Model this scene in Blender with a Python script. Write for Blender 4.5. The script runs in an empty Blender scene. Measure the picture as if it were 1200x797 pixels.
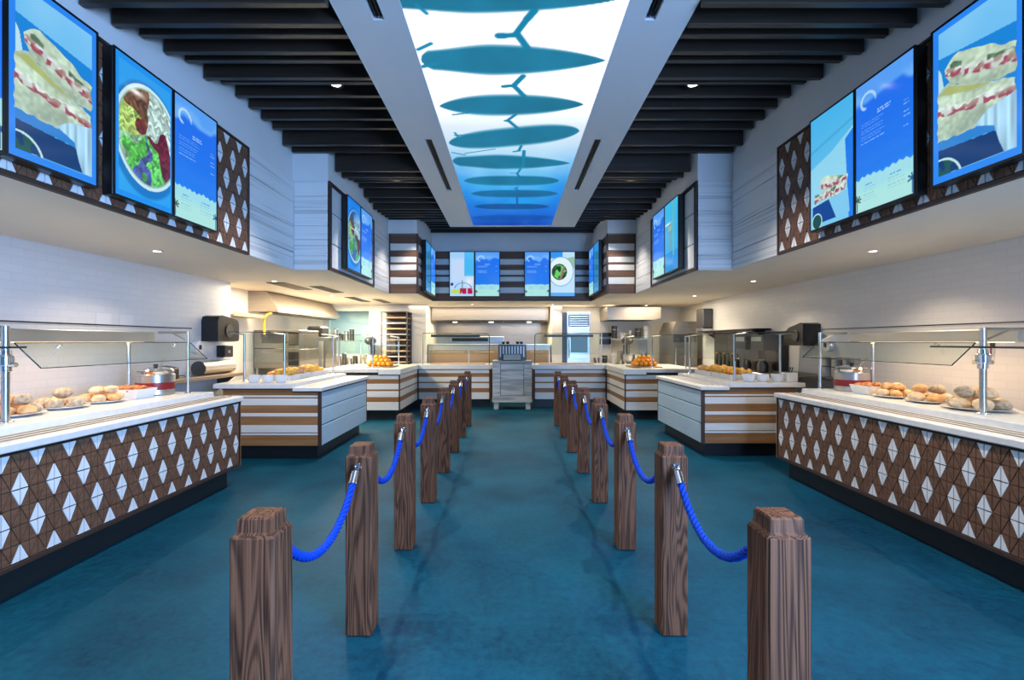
import bpy, bmesh, math, random
import numpy as np
from mathutils import Vector, Matrix

S = bpy.context.scene
COL = S.collection
random.seed(7)
RNG = np.random.default_rng(11)

# ------------------------------------------------------------------ camera
cam_d = bpy.data.cameras.new('camera')
cam = bpy.data.objects.new('camera', cam_d)
COL.objects.link(cam)
cam.location = (-0.022, 0.0, 1.5)
cam.rotation_euler = (math.pi / 2, 0, 0)
cam_d.sensor_width = 36.0
cam_d.lens = 567.0 / 1200.0 * 36.0
cam_d.shift_x = 1.0 / 1200.0
cam_d.shift_y = 1.5 / 1200.0
cam_d.clip_start = 0.02
S.camera = cam

# ------------------------------------------------------------------ world, exposure, large lights
W = bpy.data.worlds.new('world')
S.world = W
W.use_nodes = True
W.node_tree.nodes['Background'].inputs[0].default_value = (0.30, 0.55, 1.0, 1)
W.node_tree.nodes['Background'].inputs[1].default_value = 0.33
S.view_settings.view_transform = 'Standard'
S.view_settings.look = 'None'
S.view_settings.exposure = 0.0
S.view_settings.gamma = 1.0
S.view_settings.use_curve_mapping = False
SCREEN_GAIN = 1.0
LIGHTBOX_GAIN = 1.6


def area(name, loc, rot, sx, sy, power, col):
    d = bpy.data.lights.new(name, 'AREA')
    d.shape = 'RECTANGLE'
    d.size = sx
    d.size_y = sy
    d.energy = power
    d.color = col
    o = bpy.data.objects.new(name, d)
    o.location = loc
    o.rotation_euler = rot
    COL.objects.link(o)
    return o


# unseen bluish lamp, assumed behind the camera on its right-hand side, brightens the left
area('assumed_side_light', (2.75, -1.35, 2.1), (math.radians(100), 0, math.radians(64)), 2.2, 2.2, 780, (0.30, 0.54, 1.0))
# unseen lamps under the kitchen ceiling
area('kitchen_unseen_light', (0.0, 12.0, 2.36), (0, 0, 0), 5.0, 0.5, 75, (1.0, 0.84, 0.62))
area('kitchen_unseen_light', (-3.6, 9.9, 2.36), (0, 0, 0), 0.5, 2.4, 210, (1.0, 0.84, 0.60))
area('kitchen_unseen_light', (-3.95, 7.9, 2.36), (0, 0, 0), 0.4, 0.9, 38, (1.0, 0.84, 0.60))  # added lamp, brightens the cream wall where the hood blocks the light
area('kitchen_unseen_light', (3.3, 10.6, 2.36), (0, 0, 0), 0.9, 1.8, 60, (1.0, 0.84, 0.62))


# ------------------------------------------------------------------ materials
def srgb(r, g, b):
    f = lambda c: (c / 255 / 12.92) if c / 255 <= 0.04045 else ((c / 255 + 0.055) / 1.055) ** 2.4
    return (f(r), f(g), f(b), 1.0)


def newmat(name):
    m = bpy.data.materials.new(name)
    m.use_nodes = True
    nt = m.node_tree
    return m, nt, nt.nodes['Principled BSDF']


def mat(name, col, rough=0.5, metal=0.0, var=0.0, scale=(8, 8, 8), bump=0.0, detail=4, spec=None, coat=0.0):
    """plain surface with optional procedural mottling (var) and relief (bump)"""
    m, nt, b = newmat(name)
    b.inputs['Base Color'].default_value = col
    b.inputs['Roughness'].default_value = rough
    b.inputs['Metallic'].default_value = metal
    if spec is not None:
        b.inputs['Specular IOR Level'].default_value = spec
    if coat:
        b.inputs['Coat Weight'].default_value = coat
    if var or bump:
        tc = nt.nodes.new('ShaderNodeTexCoord')
        mp = nt.nodes.new('ShaderNodeMapping')
        mp.inputs['Scale'].default_value = scale
        no = nt.nodes.new('ShaderNodeTexNoise')
        no.inputs['Scale'].default_value = 1.0
        no.inputs['Detail'].default_value = detail
        oi = nt.nodes.new('ShaderNodeObjectInfo')
        ad = nt.nodes.new('ShaderNodeVectorMath')
        mu = nt.nodes.new('ShaderNodeVectorMath')
        mu.operation = 'SCALE'
        mu.inputs[0].default_value = (13.0, 7.0, 29.0)
        nt.links.new(oi.outputs['Random'], mu.inputs['Scale'])
        nt.links.new(tc.outputs['Object'], mp.inputs['Vector'])
        nt.links.new(mp.outputs[0], ad.inputs[0])
        nt.links.new(mu.outputs[0], ad.inputs[1])
        nt.links.new(ad.outputs[0], no.inputs['Vector'])
        if var:
            r = nt.nodes.new('ShaderNodeMapRange')
            r.inputs[1].default_value = 0.3
            r.inputs[2].default_value = 0.7
            r.inputs[3].default_value = 1 - var
            r.inputs[4].default_value = 1 + var
            nt.links.new(no.outputs['Fac'], r.inputs[0])
            mx = nt.nodes.new('ShaderNodeVectorMath')
            mx.operation = 'SCALE'
            mx.inputs[0].default_value = col[:3]
            nt.links.new(r.outputs[0], mx.inputs['Scale'])
            nt.links.new(mx.outputs[0], b.inputs['Base Color'])
        if bump:
            bp = nt.nodes.new('ShaderNodeBump')
            bp.inputs['Strength'].default_value = bump
            bp.inputs['Distance'].default_value = 0.01
            nt.links.new(no.outputs['Fac'], bp.inputs['Height'])
            nt.links.new(bp.outputs[0], b.inputs['Normal'])
    return m


def wood(name, c1, c2, stretch, rings=6.0, dist=3.0, rough=0.55, bump=0.3, streak=0.6):
    """grain: distorted bands along the board plus fine streaks; stretch = scale per object axis (small = along grain)"""
    m, nt, b = newmat(name)
    N, L = nt.nodes.new, nt.links.new
    tc = N('ShaderNodeTexCoord')
    oi = N('ShaderNodeObjectInfo')
    mu = N('ShaderNodeVectorMath'); mu.operation = 'SCALE'
    mu.inputs[0].default_value = (3.1, 5.7, 2.3)
    L(oi.outputs['Random'], mu.inputs['Scale'])
    ad = N('ShaderNodeVectorMath')
    L(tc.outputs['Object'], ad.inputs[0]); L(mu.outputs[0], ad.inputs[1])
    mp = N('ShaderNodeMapping'); mp.inputs['Scale'].default_value = stretch
    L(ad.outputs[0], mp.inputs['Vector'])
    n1 = N('ShaderNodeTexNoise'); n1.inputs['Scale'].default_value = 0.55; n1.inputs['Detail'].default_value = 2
    n1.inputs['Distortion'].default_value = 0.4
    L(mp.outputs[0], n1.inputs['Vector'])
    k = N('ShaderNodeMath'); k.operation = 'MULTIPLY'; k.inputs[1].default_value = rings * dist
    L(n1.outputs['Fac'], k.inputs[0])
    sn = N('ShaderNodeMath'); sn.operation = 'SINE'
    L(k.outputs[0], sn.inputs[0])
    mp2 = N('ShaderNodeMapping'); mp2.inputs['Scale'].default_value = tuple(s * (1.0 if s < 5 else 9.0) for s in stretch)
    L(ad.outputs[0], mp2.inputs['Vector'])
    n2 = N('ShaderNodeTexNoise'); n2.inputs['Scale'].default_value = 1.0; n2.inputs['Detail'].default_value = 5
    L(mp2.outputs[0], n2.inputs['Vector'])
    h = N('ShaderNodeMath'); h.operation = 'MULTIPLY_ADD'; h.inputs[1].default_value = 0.25; h.inputs[2].default_value = 0.25
    L(sn.outputs[0], h.inputs[0])
    s2 = N('ShaderNodeMath'); s2.operation = 'MULTIPLY_ADD'; s2.inputs[1].default_value = streak
    L(n2.outputs['Fac'], s2.inputs[0]); L(h.outputs[0], s2.inputs[2])
    cr = N('ShaderNodeValToRGB')
    cr.color_ramp.elements[0].position = 0.2; cr.color_ramp.elements[0].color = c1
    cr.color_ramp.elements[1].position = 0.85; cr.color_ramp.elements[1].color = c2
    L(s2.outputs[0], cr.inputs[0])
    L(cr.outputs[0], b.inputs['Base Color'])
    b.inputs['Roughness'].default_value = rough
    b.inputs['Specular IOR Level'].default_value = 0.25
    if bump:
        bp = N('ShaderNodeBump'); bp.inputs['Strength'].default_value = bump; bp.inputs['Distance'].default_value = 0.004
        L(s2.outputs[0], bp.inputs['Height']); L(bp.outputs[0], b.inputs['Normal'])
    return m


def emit(name, col, strength):
    m = bpy.data.materials.new(name)
    m.use_nodes = True
    nt = m.node_tree
    nt.nodes.clear()
    e = nt.nodes.new('ShaderNodeEmission')
    e.inputs[0].default_value = col
    e.inputs[1].default_value = strength
    o = nt.nodes.new('ShaderNodeOutputMaterial')
    nt.links.new(e.outputs[0], o.inputs[0])
    return m


def printed(name, gain, gloss=0.0):
    """a backlit print or display: the colours are stored per point of its mesh"""
    m, nt, b = newmat(name)
    at = nt.nodes.new('ShaderNodeAttribute')
    at.attribute_name = 'print'
    b.inputs['Base Color'].default_value = (0.01, 0.01, 0.01, 1)
    b.inputs['Roughness'].default_value = 0.12 if gloss else 0.6
    b.inputs['Specular IOR Level'].default_value = 0.5 if gloss else 0.1
    nt.links.new(at.outputs['Color'], b.inputs['Emission Color'])
    b.inputs['Emission Strength'].default_value = gain
    return m


def thin_glass(name, tint, f0):
    """a thin clear pane: straight-through light plus a Schlick mirror term that is the same from both faces"""
    m = bpy.data.materials.new(name)
    m.use_nodes = True
    nt = m.node_tree
    nt.nodes.clear()
    N, L = nt.nodes.new, nt.links.new
    t = N('ShaderNodeBsdfTransparent')
    t.inputs[0].default_value = tint
    g = N('ShaderNodeBsdfGlossy')
    g.inputs['Roughness'].default_value = 0.02
    ge = N('ShaderNodeNewGeometry')
    d = N('ShaderNodeVectorMath'); d.operation = 'DOT_PRODUCT'
    L(ge.outputs['Normal'], d.inputs[0]); L(ge.outputs['Incoming'], d.inputs[1])
    a = N('ShaderNodeMath'); a.operation = 'ABSOLUTE'; L(d.outputs['Value'], a.inputs[0])
    b = N('ShaderNodeMath'); b.operation = 'SUBTRACT'; b.inputs[0].default_value = 1.0; L(a.outputs[0], b.inputs[1])
    p = N('ShaderNodeMath'); p.operation = 'POWER'; p.inputs[1].default_value = 5.0; L(b.outputs[0], p.inputs[0])
    q = N('ShaderNodeMath'); q.operation = 'MULTIPLY_ADD'; q.inputs[1].default_value = 1 - f0; q.inputs[2].default_value = f0
    L(p.outputs[0], q.inputs[0])
    mx = N('ShaderNodeMixShader')
    o = N('ShaderNodeOutputMaterial')
    L(q.outputs[0], mx.inputs[0])
    L(t.outputs[0], mx.inputs[1])
    L(g.outputs[0], mx.inputs[2])
    L(mx.outputs[0], o.inputs[0])
    return m


def floor_mat():
    m, nt, b = newmat('stained_concrete')
    N, L = nt.nodes.new, nt.links.new
    tc = N('ShaderNodeTexCoord')
    n1 = N('ShaderNodeTexNoise'); n1.inputs['Scale'].default_value = 0.9; n1.inputs['Detail'].default_value = 6; n1.inputs['Roughness'].default_value = 0.6
    n2 = N('ShaderNodeTexNoise'); n2.inputs['Scale'].default_value = 22; n2.inputs['Detail'].default_value = 6; n2.inputs['Roughness'].default_value = 0.7
    L(tc.outputs['Object'], n1.inputs['Vector']); L(tc.outputs['Object'], n2.inputs['Vector'])
    a = N('ShaderNodeMath'); a.operation = 'MULTIPLY_ADD'; a.inputs[1].default_value = 0.75
    L(n2.outputs['Fac'], a.inputs[0]); L(n1.outputs['Fac'], a.inputs[2])
    cr = N('ShaderNodeValToRGB')
    e = cr.color_ramp.elements
    e[0].position = 0.58; e[0].color = (0.0005, 0.020, 0.046, 1)
    e[1].position = 1.0; e[1].color = (0.004, 0.076, 0.130, 1)
    L(a.outputs[0], cr.inputs[0]); L(cr.outputs[0], b.inputs['Base Color'])
    r = N('ShaderNodeMapRange'); r.inputs[3].default_value = 0.45; r.inputs[4].default_value = 0.7
    L(n2.outputs['Fac'], r.inputs[0]); L(r.outputs[0], b.inputs['Roughness'])
    b.inputs['Specular IOR Level'].default_value = 0.10
    bp = N('ShaderNodeBump'); bp.inputs['Strength'].default_value = 0.12; bp.inputs['Distance'].default_value = 0.01
    L(n2.outputs['Fac'], bp.inputs['Height']); L(bp.outputs[0], b.inputs['Normal'])
    return m


def brick_mat():
    m, nt, b = newmat('white_painted_brick')
    N, L = nt.nodes.new, nt.links.new
    tc = N('ShaderNodeTexCoord')
    sep = N('ShaderNodeSeparateXYZ'); cmb = N('ShaderNodeCombineXYZ')
    L(tc.outputs['Object'], sep.inputs[0]); L(sep.outputs[1], cmb.inputs[0]); L(sep.outputs[2], cmb.inputs[1])
    br = N('ShaderNodeTexBrick'); br.inputs['Scale'].default_value = 1.0
    br.inputs['Brick Width'].default_value = 0.21; br.inputs['Row Height'].default_value = 0.072; br.inputs['Mortar Size'].default_value = 0.006
    br.inputs['Color1'].default_value = (0.68, 0.68, 0.68, 1); br.inputs['Color2'].default_value = (0.65, 0.65, 0.65, 1); br.inputs['Mortar'].default_value = (0.63, 0.63, 0.63, 1)
    L(cmb.outputs[0], br.inputs['Vector'])
    L(br.outputs['Color'], b.inputs['Base Color'])
    b.inputs['Roughness'].default_value = 0.45
    bp = N('ShaderNodeBump'); bp.inputs['Strength'].default_value = 0.2; bp.inputs['Distance'].default_value = 0.005; bp.invert = True
    L(br.outputs['Fac'], bp.inputs['Height']); L(bp.outputs[0], b.inputs['Normal'])
    return m


M = {}
M['floor'] = floor_mat()
M['brick'] = brick_mat()
M['plaster'] = mat('white_plaster', (0.72, 0.72, 0.72, 1), 0.7, var=0.03, scale=(2, 2, 2))
M['soffit'] = mat('soffit_paint', (0.76, 0.69, 0.60, 1), 0.75, var=0.02, scale=(2, 2, 2))
M['kitchen_wall'] = mat('kitchen_cream_wall', (0.80, 0.76, 0.66, 1), 0.45)
M['dark_ceiling'] = mat('black_ceiling', (0.006, 0.006, 0.007, 1), 0.8)
M['beam'] = mat('dark_beam_stain', (0.034, 0.024, 0.018, 1), 0.36, var=0.2, scale=(1.5, 30, 30), bump=0.1)
M['box_white'] = mat('lightbox_white_paint', (0.66, 0.67, 0.69, 1), 0.5)
M['black'] = mat('black_plastic', (0.008, 0.008, 0.009, 1), 0.35)
M['black_trim'] = mat('black_metal_trim', (0.010, 0.010, 0.011, 1), 0.4, 0.3)
M['white_wood'] = wood('whitewashed_wood', (0.42, 0.42, 0.42, 1), (0.76, 0.76, 0.76, 1), (0.7, 0.7, 34), 5, 3, 0.6, 0.3, 1.0)
M['white_board'] = mat('white_laminate', (0.74, 0.75, 0.76, 1), 0.4, var=0.03, scale=(3, 3, 30))
M['pale_blue_board'] = mat('pale_blue_laminate', (0.46, 0.61, 0.72, 1), 0.4, var=0.05, scale=(3, 3, 30))
M['payment_grey'] = mat('grey_teal_screen', (0.30, 0.40, 0.42, 1), 0.4)
M['white_plank'] = mat('white_plank_paint', (0.70, 0.70, 0.68, 1), 0.42, var=0.04, scale=(2, 2, 40))
M['brown_plank'] = wood('honey_brown_laminate', (0.25, 0.120, 0.048, 1), (0.41, 0.215, 0.095, 1), (1.5, 1.5, 30), 4, 2, 0.42, 0.08, 0.6)
M['dark_plank'] = wood('walnut_laminate', (0.115, 0.064, 0.042, 1), (0.205, 0.118, 0.076, 1), (1.5, 1.5, 30), 4, 2, 0.42, 0.08, 0.6)
M['brown_tile'] = mat('brown_tile_glaze', (0.165, 0.080, 0.046, 1), 0.42, var=0.22, scale=(9, 9, 60), bump=0.06)
M['white_tile'] = mat('white_tile_glaze', (0.80, 0.81, 0.82, 1), 0.3)
M['tile_bed'] = mat('dark_brown_grout', (0.045, 0.024, 0.014, 1), 0.7)
M['frame_brown'] = mat('dark_brown_frame', (0.055, 0.028, 0.019, 1), 0.45)
M['stone'] = mat('white_stone_top', (0.74, 0.73, 0.71, 1), 0.3, var=0.05, scale=(18, 18, 18))
M['rail'] = mat('brushed_tray_rail', (0.33, 0.27, 0.21, 1), 0.35, 0.6)
M['toe'] = mat('dark_toe_kick', (0.035, 0.036, 0.038, 1), 0.35, 0.4)
M['teal_joint'] = mat('teal_joint_strip', (0.05, 0.30, 0.38, 1), 0.5)
M['steel'] = mat('stainless_steel', (0.55, 0.55, 0.54, 1), 0.30, 1.0, var=0.06, scale=(2, 2, 60))
M['steel_soft'] = mat('satin_stainless', (0.62, 0.60, 0.56, 1), 0.45, 0.9, var=0.06, scale=(60, 2, 2))
M['hood'] = mat('hood_stainless', (0.36, 0.32, 0.27, 1), 0.38, 0.85, var=0.06, scale=(2, 2, 40))
M['oven_steel'] = mat('aged_oven_steel', (0.27, 0.25, 0.22, 1), 0.35, 0.85, var=0.08, scale=(2, 2, 40))
M['bottle'] = mat('dark_olive_bottle', (0.06, 0.06, 0.015, 1), 0.15)
M['chrome'] = mat('polished_chrome', (0.75, 0.76, 0.78, 1), 0.12, 1.0)
M['dark_steel'] = mat('dark_steel', (0.10, 0.10, 0.10, 1), 0.4, 0.8)
M['glass'] = thin_glass('sneeze_glass', (0.93, 0.97, 0.95, 1), 0.045)
M['glass_edge'] = mat('green_glass_edge', (0.012, 0.035, 0.032, 1), 0.2)
M['post_wood'] = wood('charred_post_wood', (0.012, 0.005, 0.0035, 1), (0.185, 0.076, 0.038, 1), (17, 17, 1.3), 30, 3.2, 0.6, 0.8, 0.8)
M['rope'] = mat('blue_rope', (0.004, 0.050, 0.42, 1), 0.7, var=0.25, scale=(120, 120, 120), spec=0.15)
M['ceramic'] = mat('white_ceramic', (0.80, 0.80, 0.80, 1), 0.2)
M['bread'] = mat('baked_bread', (0.78, 0.42, 0.18, 1), 0.7, var=0.35, scale=(22, 22, 22), bump=0.4)
M['bread_pale'] = mat('pale_floured_bread', (0.80, 0.57, 0.34, 1), 0.75, var=0.3, scale=(26, 26, 26), bump=0.4)
M['wrap'] = mat('seeded_grey_bread', (0.52, 0.40, 0.27, 1), 0.75, var=0.4, scale=(40, 40, 40), bump=0.4)
M['filling'] = mat('red_brown_stew', (0.50, 0.18, 0.06, 1), 0.6, var=0.4, scale=(30, 30, 30), bump=0.6)
M['orange'] = mat('orange_peel', (0.92, 0.34, 0.02, 1), 0.45, var=0.12, scale=(20, 20, 20), bump=0.2)
M['golden'] = mat('golden_fried_crust', (0.88, 0.48, 0.08, 1), 0.6, var=0.35, scale=(35, 35, 35), bump=0.5)
M['green'] = mat('leafy_green', (0.10, 0.22, 0.03, 1), 0.6, var=0.4, scale=(30, 30, 30))
M['red_band'] = mat('red_label_band', (0.22, 0.008, 0.012, 1), 0.4)
M['yellow'] = mat('yellow_gas_hose', (0.75, 0.45, 0.03, 1), 0.4)
M['mint'] = mat('pale_mint_wall', (0.72, 0.84, 0.76, 1), 0.6)
M['grey_wood'] = wood('grey_weathered_wood', (0.26, 0.29, 0.30, 1), (0.60, 0.63, 0.64, 1), (1.6, 1.6, 16), 6, 3, 0.6, 0.3, 0.7)
M['blue_glow'] = emit('oven_interior_glow', (0.28, 0.50, 0.80, 1), 0.5)
M['lamp'] = emit('lamp_lens', (1.0, 0.88, 0.68, 1), 14)
M['lamp_cool'] = emit('lamp_lens_neutral', (1.0, 0.93, 0.82, 1), 14)
M['heat_glow'] = emit('heat_lamp_element', (1.0, 0.72, 0.42, 1), 3)
M['paper'] = mat('kraft_tan', (0.42, 0.29, 0.17, 1), 0.7)
M['screen'] = printed('menu_display', SCREEN_GAIN, 1.0)
M['lightbox'] = printed('backlit_film', LIGHTBOX_GAIN)


# ------------------------------------------------------------------ mesh helpers
class MB:
    def __init__(s):
        s.v = []
        s.f = []
        s.m = []
        s.smooth = False

    def add(s, vs, fs, mi=0):
        o = len(s.v)
        s.v += [tuple(p) for p in vs]
        s.f += [tuple(i + o for i in f) for f in fs]
        s.m += [mi] * len(fs)
        return s

    def box(s, x0, x1, y0, y1, z0, z1, b=0.0, mi=0):
        if x0 > x1: x0, x1 = x1, x0
        if y0 > y1: y0, y1 = y1, y0
        if z0 > z1: z0, z1 = z1, z0
        if b <= 0:
            vs = [(x, y, z) for z in (z0, z1) for y in (y0, y1) for x in (x0, x1)]
            return s.add(vs, [(0, 2, 3, 1), (4, 5, 7, 6), (0, 1, 5, 4), (2, 6, 7, 3), (0, 4, 6, 2), (1, 3, 7, 5)], mi)
        bm = bmesh.new()
        vs = [bm.verts.new((x, y, z)) for z in (z0, z1) for y in (y0, y1) for x in (x0, x1)]
        for f in [(0, 2, 3, 1), (4, 5, 7, 6), (0, 1, 5, 4), (2, 6, 7, 3), (0, 4, 6, 2), (1, 3, 7, 5)]:
            bm.faces.new([vs[i] for i in f])
        bmesh.ops.bevel(bm, geom=bm.edges[:], offset=b, segments=1, affect='EDGES', clamp_overlap=True)
        bm.verts.index_update()
        s.add([v.co[:] for v in bm.verts], [[v.index for v in f.verts] for f in bm.faces], mi)
        bm.free()
        return s

    def prism(s, pts, axis, a0, a1, mi=0):
        """polygon pts (2D) extruded along axis 'x','y','z'"""
        n = len(pts)
        def P(p, a):
            return {'x': (a, p[0], p[1]), 'y': (p[0], a, p[1]), 'z': (p[0], p[1], a)}[axis]
        vs = [P(p, a0) for p in pts] + [P(p, a1) for p in pts]
        fs = [tuple(range(n))[::-1], tuple(range(n, 2 * n))]
        fs += [(i, (i + 1) % n, (i + 1) % n + n, i + n) for i in range(n)]
        return s.add(vs, fs, mi)

    def lathe(s, prof, c=(0, 0, 0), seg=20, mi=0, caps=True):
        cx, cy, cz = c
        n = len(prof)
        vs = []
        for r, z in prof:
            for k in range(seg):
                a = 2 * math.pi * k / seg
                vs.append((cx + r * math.cos(a), cy + r * math.sin(a), cz + z))
        fs = []
        for i in range(n - 1):
            for k in range(seg):
                k2 = (k + 1) % seg
                fs.append((i * seg + k, i * seg + k2, (i + 1) * seg + k2, (i + 1) * seg + k))
        if caps:
            fs.append(tuple(range(seg))[::-1])
            fs.append(tuple((n - 1) * seg + k for k in range(seg)))
        s.smooth = True
        return s.add(vs, fs, mi)

    def tube(s, pts, r, seg=8, mi=0, closed=False):
        pts = [Vector(p) for p in pts]
        n = len(pts)
        rs = r if isinstance(r, (list, tuple)) else [r] * n
        vs = []
        prev = None
        for i, p in enumerate(pts):
            if closed:
                t = (pts[(i + 1) % n] - pts[i - 1]).normalized()
            else:
                t = (pts[min(i + 1, n - 1)] - pts[max(i - 1, 0)]).normalized()
            ref = prev if prev is not None else (Vector((0, 0, 1)) if abs(t.z) < 0.9 else Vector((1, 0, 0)))
            u = (ref - t * ref.dot(t)).normalized()
            prev = u
            w = t.cross(u)
            for k in range(seg):
                a = 2 * math.pi * k / seg
                vs.append(p + (u * math.cos(a) + w * math.sin(a)) * rs[i])
        fs = []
        for i in range(n if closed else n - 1):
            j = (i + 1) % n
            for k in range(seg):
                k2 = (k + 1) % seg
                fs.append((i * seg + k, i * seg + k2, j * seg + k2, j * seg + k))
        if not closed:
            fs.append(tuple(range(seg))[::-1])
            fs.append(tuple((n - 1) * seg + k for k in range(seg)))
        s.smooth = True
        return s.add(vs, fs, mi)

    def blob(s, c, r, seed=0, amp=0.15, seg=10, rings=6, mi=0):
        rnd = random.Random(seed)
        ph = [rnd.uniform(0, 6.28) for _ in range(4)]
        vs = []
        for i in range(rings + 1):
            th = math.pi * i / rings
            for k in range(seg):
                a = 2 * math.pi * k / seg
                d = 1 + amp * (math.sin(2 * a + ph[0] + th) * 0.5 + math.sin(3 * a + ph[1] - 2 * th) * 0.4 + math.sin(4 * th + ph[2]) * 0.3)
                vs.append((c[0] + r[0] * d * math.sin(th) * math.cos(a), c[1] + r[1] * d * math.sin(th) * math.sin(a), c[2] + r[2] * d * math.cos(th)))
        fs = []
        for i in range(rings):
            for k in range(seg):
                k2 = (k + 1) % seg
                fs.append((i * seg + k, (i + 1) * seg + k, (i + 1) * seg + k2, i * seg + k2))
        s.smooth = True
        return s.add(vs, fs, mi)

    def mesh(s, name, mats, off=(0, 0, 0)):
        me = bpy.data.meshes.new(name)
        ox, oy, oz = off
        me.from_pydata([(x - ox, y - oy, z - oz) for x, y, z in s.v], [], s.f)
        bm = bmesh.new()
        bm.from_mesh(me)
        bmesh.ops.remove_doubles(bm, verts=bm.verts, dist=1e-6)
        bmesh.ops.recalc_face_normals(bm, faces=bm.faces)
        bm.to_mesh(me)
        bm.free()
        for q in (mats if isinstance(mats, (list, tuple)) else [mats]):
            me.materials.append(q)
        if any(s.m) and len(me.polygons) == len(s.m):
            me.polygons.foreach_set('material_index', s.m)
        if s.smooth:
            me.shade_smooth()
            me.set_sharp_from_angle(angle=math.radians(35))
        me.update()
        return me


def wloc(o):
    p = Vector((0, 0, 0))
    while o is not None:
        p += o.location
        o = o.parent
    return p


def put(name, me, parent=None, loc=(0, 0, 0)):
    o = bpy.data.objects.new(name, me)
    COL.objects.link(o)
    o.parent = parent
    o.location = loc
    return o


def obj(name, mb, m, parent=None):
    """link mb (given in the scene's coordinates) as one mesh object; a top-level one gets its origin at its base"""
    if parent is not None:
        return put(name, mb.mesh(name, m, wloc(parent)), parent)
    xs, ys, zs = zip(*mb.v)
    c = ((min(xs) + max(xs)) / 2, (min(ys) + max(ys)) / 2, min(zs))
    return put(name, mb.mesh(name, m, c), None, c)


def loc_obj(name, mb, m, parent):
    """mb given in the parent's own coordinates"""
    return put(name, mb.mesh(name, m), parent)


def tag(o, label, cat, group=None, kind=None):
    o['label'] = label
    o['category'] = cat
    if group: o['group'] = group
    if kind: o['kind'] = kind
    return o


def thing(name, label, cat, loc=(0, 0, 0), rotz=0.0, group=None):
    o = bpy.data.objects.new(name, None)
    COL.objects.link(o)
    o.empty_display_size = 0.1
    o.location = loc
    o.rotation_euler = (0, 0, rotz)
    return tag(o, label, cat, group)


def struct(name, mb, m, label=None):
    o = put(name, mb.mesh(name, m))
    o['kind'] = 'structure'
    o['label'] = label or name.replace('_', ' ')
    return o


def kids(o):
    return [c for c in list(bpy.data.objects) if c.parent is o]


def dup(root, loc, rotz=None, label=None):
    r = root.copy()
    COL.objects.link(r)
    r.location = loc
    if rotz is not None: r.rotation_euler = (0, 0, rotz)
    if label: r['label'] = label
    for ch in root.children:
        c = ch.copy()
        COL.objects.link(c)
        c.parent = r
        for g in ch.children:
            d = g.copy()
            COL.objects.link(d)
            d.parent = c
    return r


# ------------------------------------------------------------------ main dimensions (metres; camera at the origin, room runs along +Y)
Z_SOF, Z_CLAD, Z_TOP = 2.384, 3.49, 4.25
XF1, XF2, XF3 = 2.72, 2.28, 1.745
YF1, YF2, YB = 6.0, 8.94, 10.62
XW_L, XW_R = -4.25, 4.28
Y0 = -1.0

# ------------------------------------------------------------------ setting: floor, walls, soffit, ceiling
floor = struct('floor', MB().box(-7, 7, Y0, 15, -0.1, 0), M['floor'], 'teal stained concrete floor')
wall_l = struct('wall_left', MB().box(XW_L - 0.12, XW_L, Y0, 7.29, 0, Z_SOF), M['brick'], 'white painted brick wall on the left')
wall_r = struct('wall_right', MB().box(XW_R, XW_R + 0.12, Y0, 10.86, 0, Z_SOF), M['brick'], 'white painted brick wall on the right')
struct('wall_kitchen_left', MB().box(-4.75, -4.62, 7.17, 11.9, 0, Z_SOF).box(-4.62, XW_L - 0.121, 7.17, 7.289, 0, Z_SOF), M['kitchen_wall'], 'cream kitchen wall on the left')
struct('wall_kitchen_right', MB().box(4.42, 4.55, 10.74, 12.75, 0, Z_SOF).box(XW_R + 0.121, 4.42, 10.74, 10.859, 0, Z_SOF), M['kitchen_wall'], 'cream kitchen wall on the right')

# soffit slabs under the menu boards and over the kitchen
sof = MB()
for sx in (-1, 1):
    w = 4.75
    sof.box(sx * (XF1 + 0.0195), sx * w, Y0, YF1 + 0.0195, Z_SOF, Z_SOF + 0.06)
    sof.box(sx * (XF2 + 0.0195), sx * w, YF1 + 0.0195, YF2 + 0.0195, Z_SOF, Z_SOF + 0.06)
    sof.box(sx * (XF3 + 0.0195), sx * w, YF2 + 0.0195, YB + 0.0195, Z_SOF, Z_SOF + 0.06)
sof.box(-4.75, 4.75, YB + 0.0195, 14.8, Z_SOF, Z_SOF + 0.06)
struct('ceiling_soffit', sof, M['soffit'], 'cream plaster soffit over counters and kitchen')

# upper walls (bulkheads) above the soffit; cladding is added as children
up = {}
for side, sx in (('left', -1), ('right', 1)):
    b = MB()
    z0 = Z_SOF + 0.061
    b.box(sx * (XF1 + 0.02), sx * (XF1 + 0.14), Y0, YF1 + 0.14, z0, Z_TOP)
    b.box(sx * (XF2 + 0.02), sx * (XF1 + 0.02), YF1 + 0.02, YF1 + 0.14, z0, Z_TOP)
    b.box(sx * (XF2 + 0.02), sx * (XF2 + 0.14), YF1 + 0.14, YF2 + 0.14, z0, Z_TOP)
    b.box(sx * (XF3 + 0.02), sx * (XF2 + 0.02), YF2 + 0.02, YF2 + 0.14, z0, Z_TOP)
    b.box(sx * (XF3 + 0.02), sx * (XF3 + 0.14), YF2 + 0.14, YB + 0.14, z0, Z_TOP)
    up[side] = struct('wall_upper_' + side, b, M['plaster'], 'white bulkhead wall above the ' + side + ' soffit')
up['back'] = struct('wall_upper_back', MB().box(-XF3 - 0.02, XF3 + 0.02, YB + 0.02, YB + 0.14, Z_SOF + 0.061, Z_TOP), M['plaster'], 'white bulkhead wall above the pass-through')
ceil = struct('ceiling', MB().box(-2.9, 2.9, Y0, 10.8, Z_TOP + 0.001, Z_TOP + 0.1), M['dark_ceiling'], 'black ceiling behind the beams')

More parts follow.
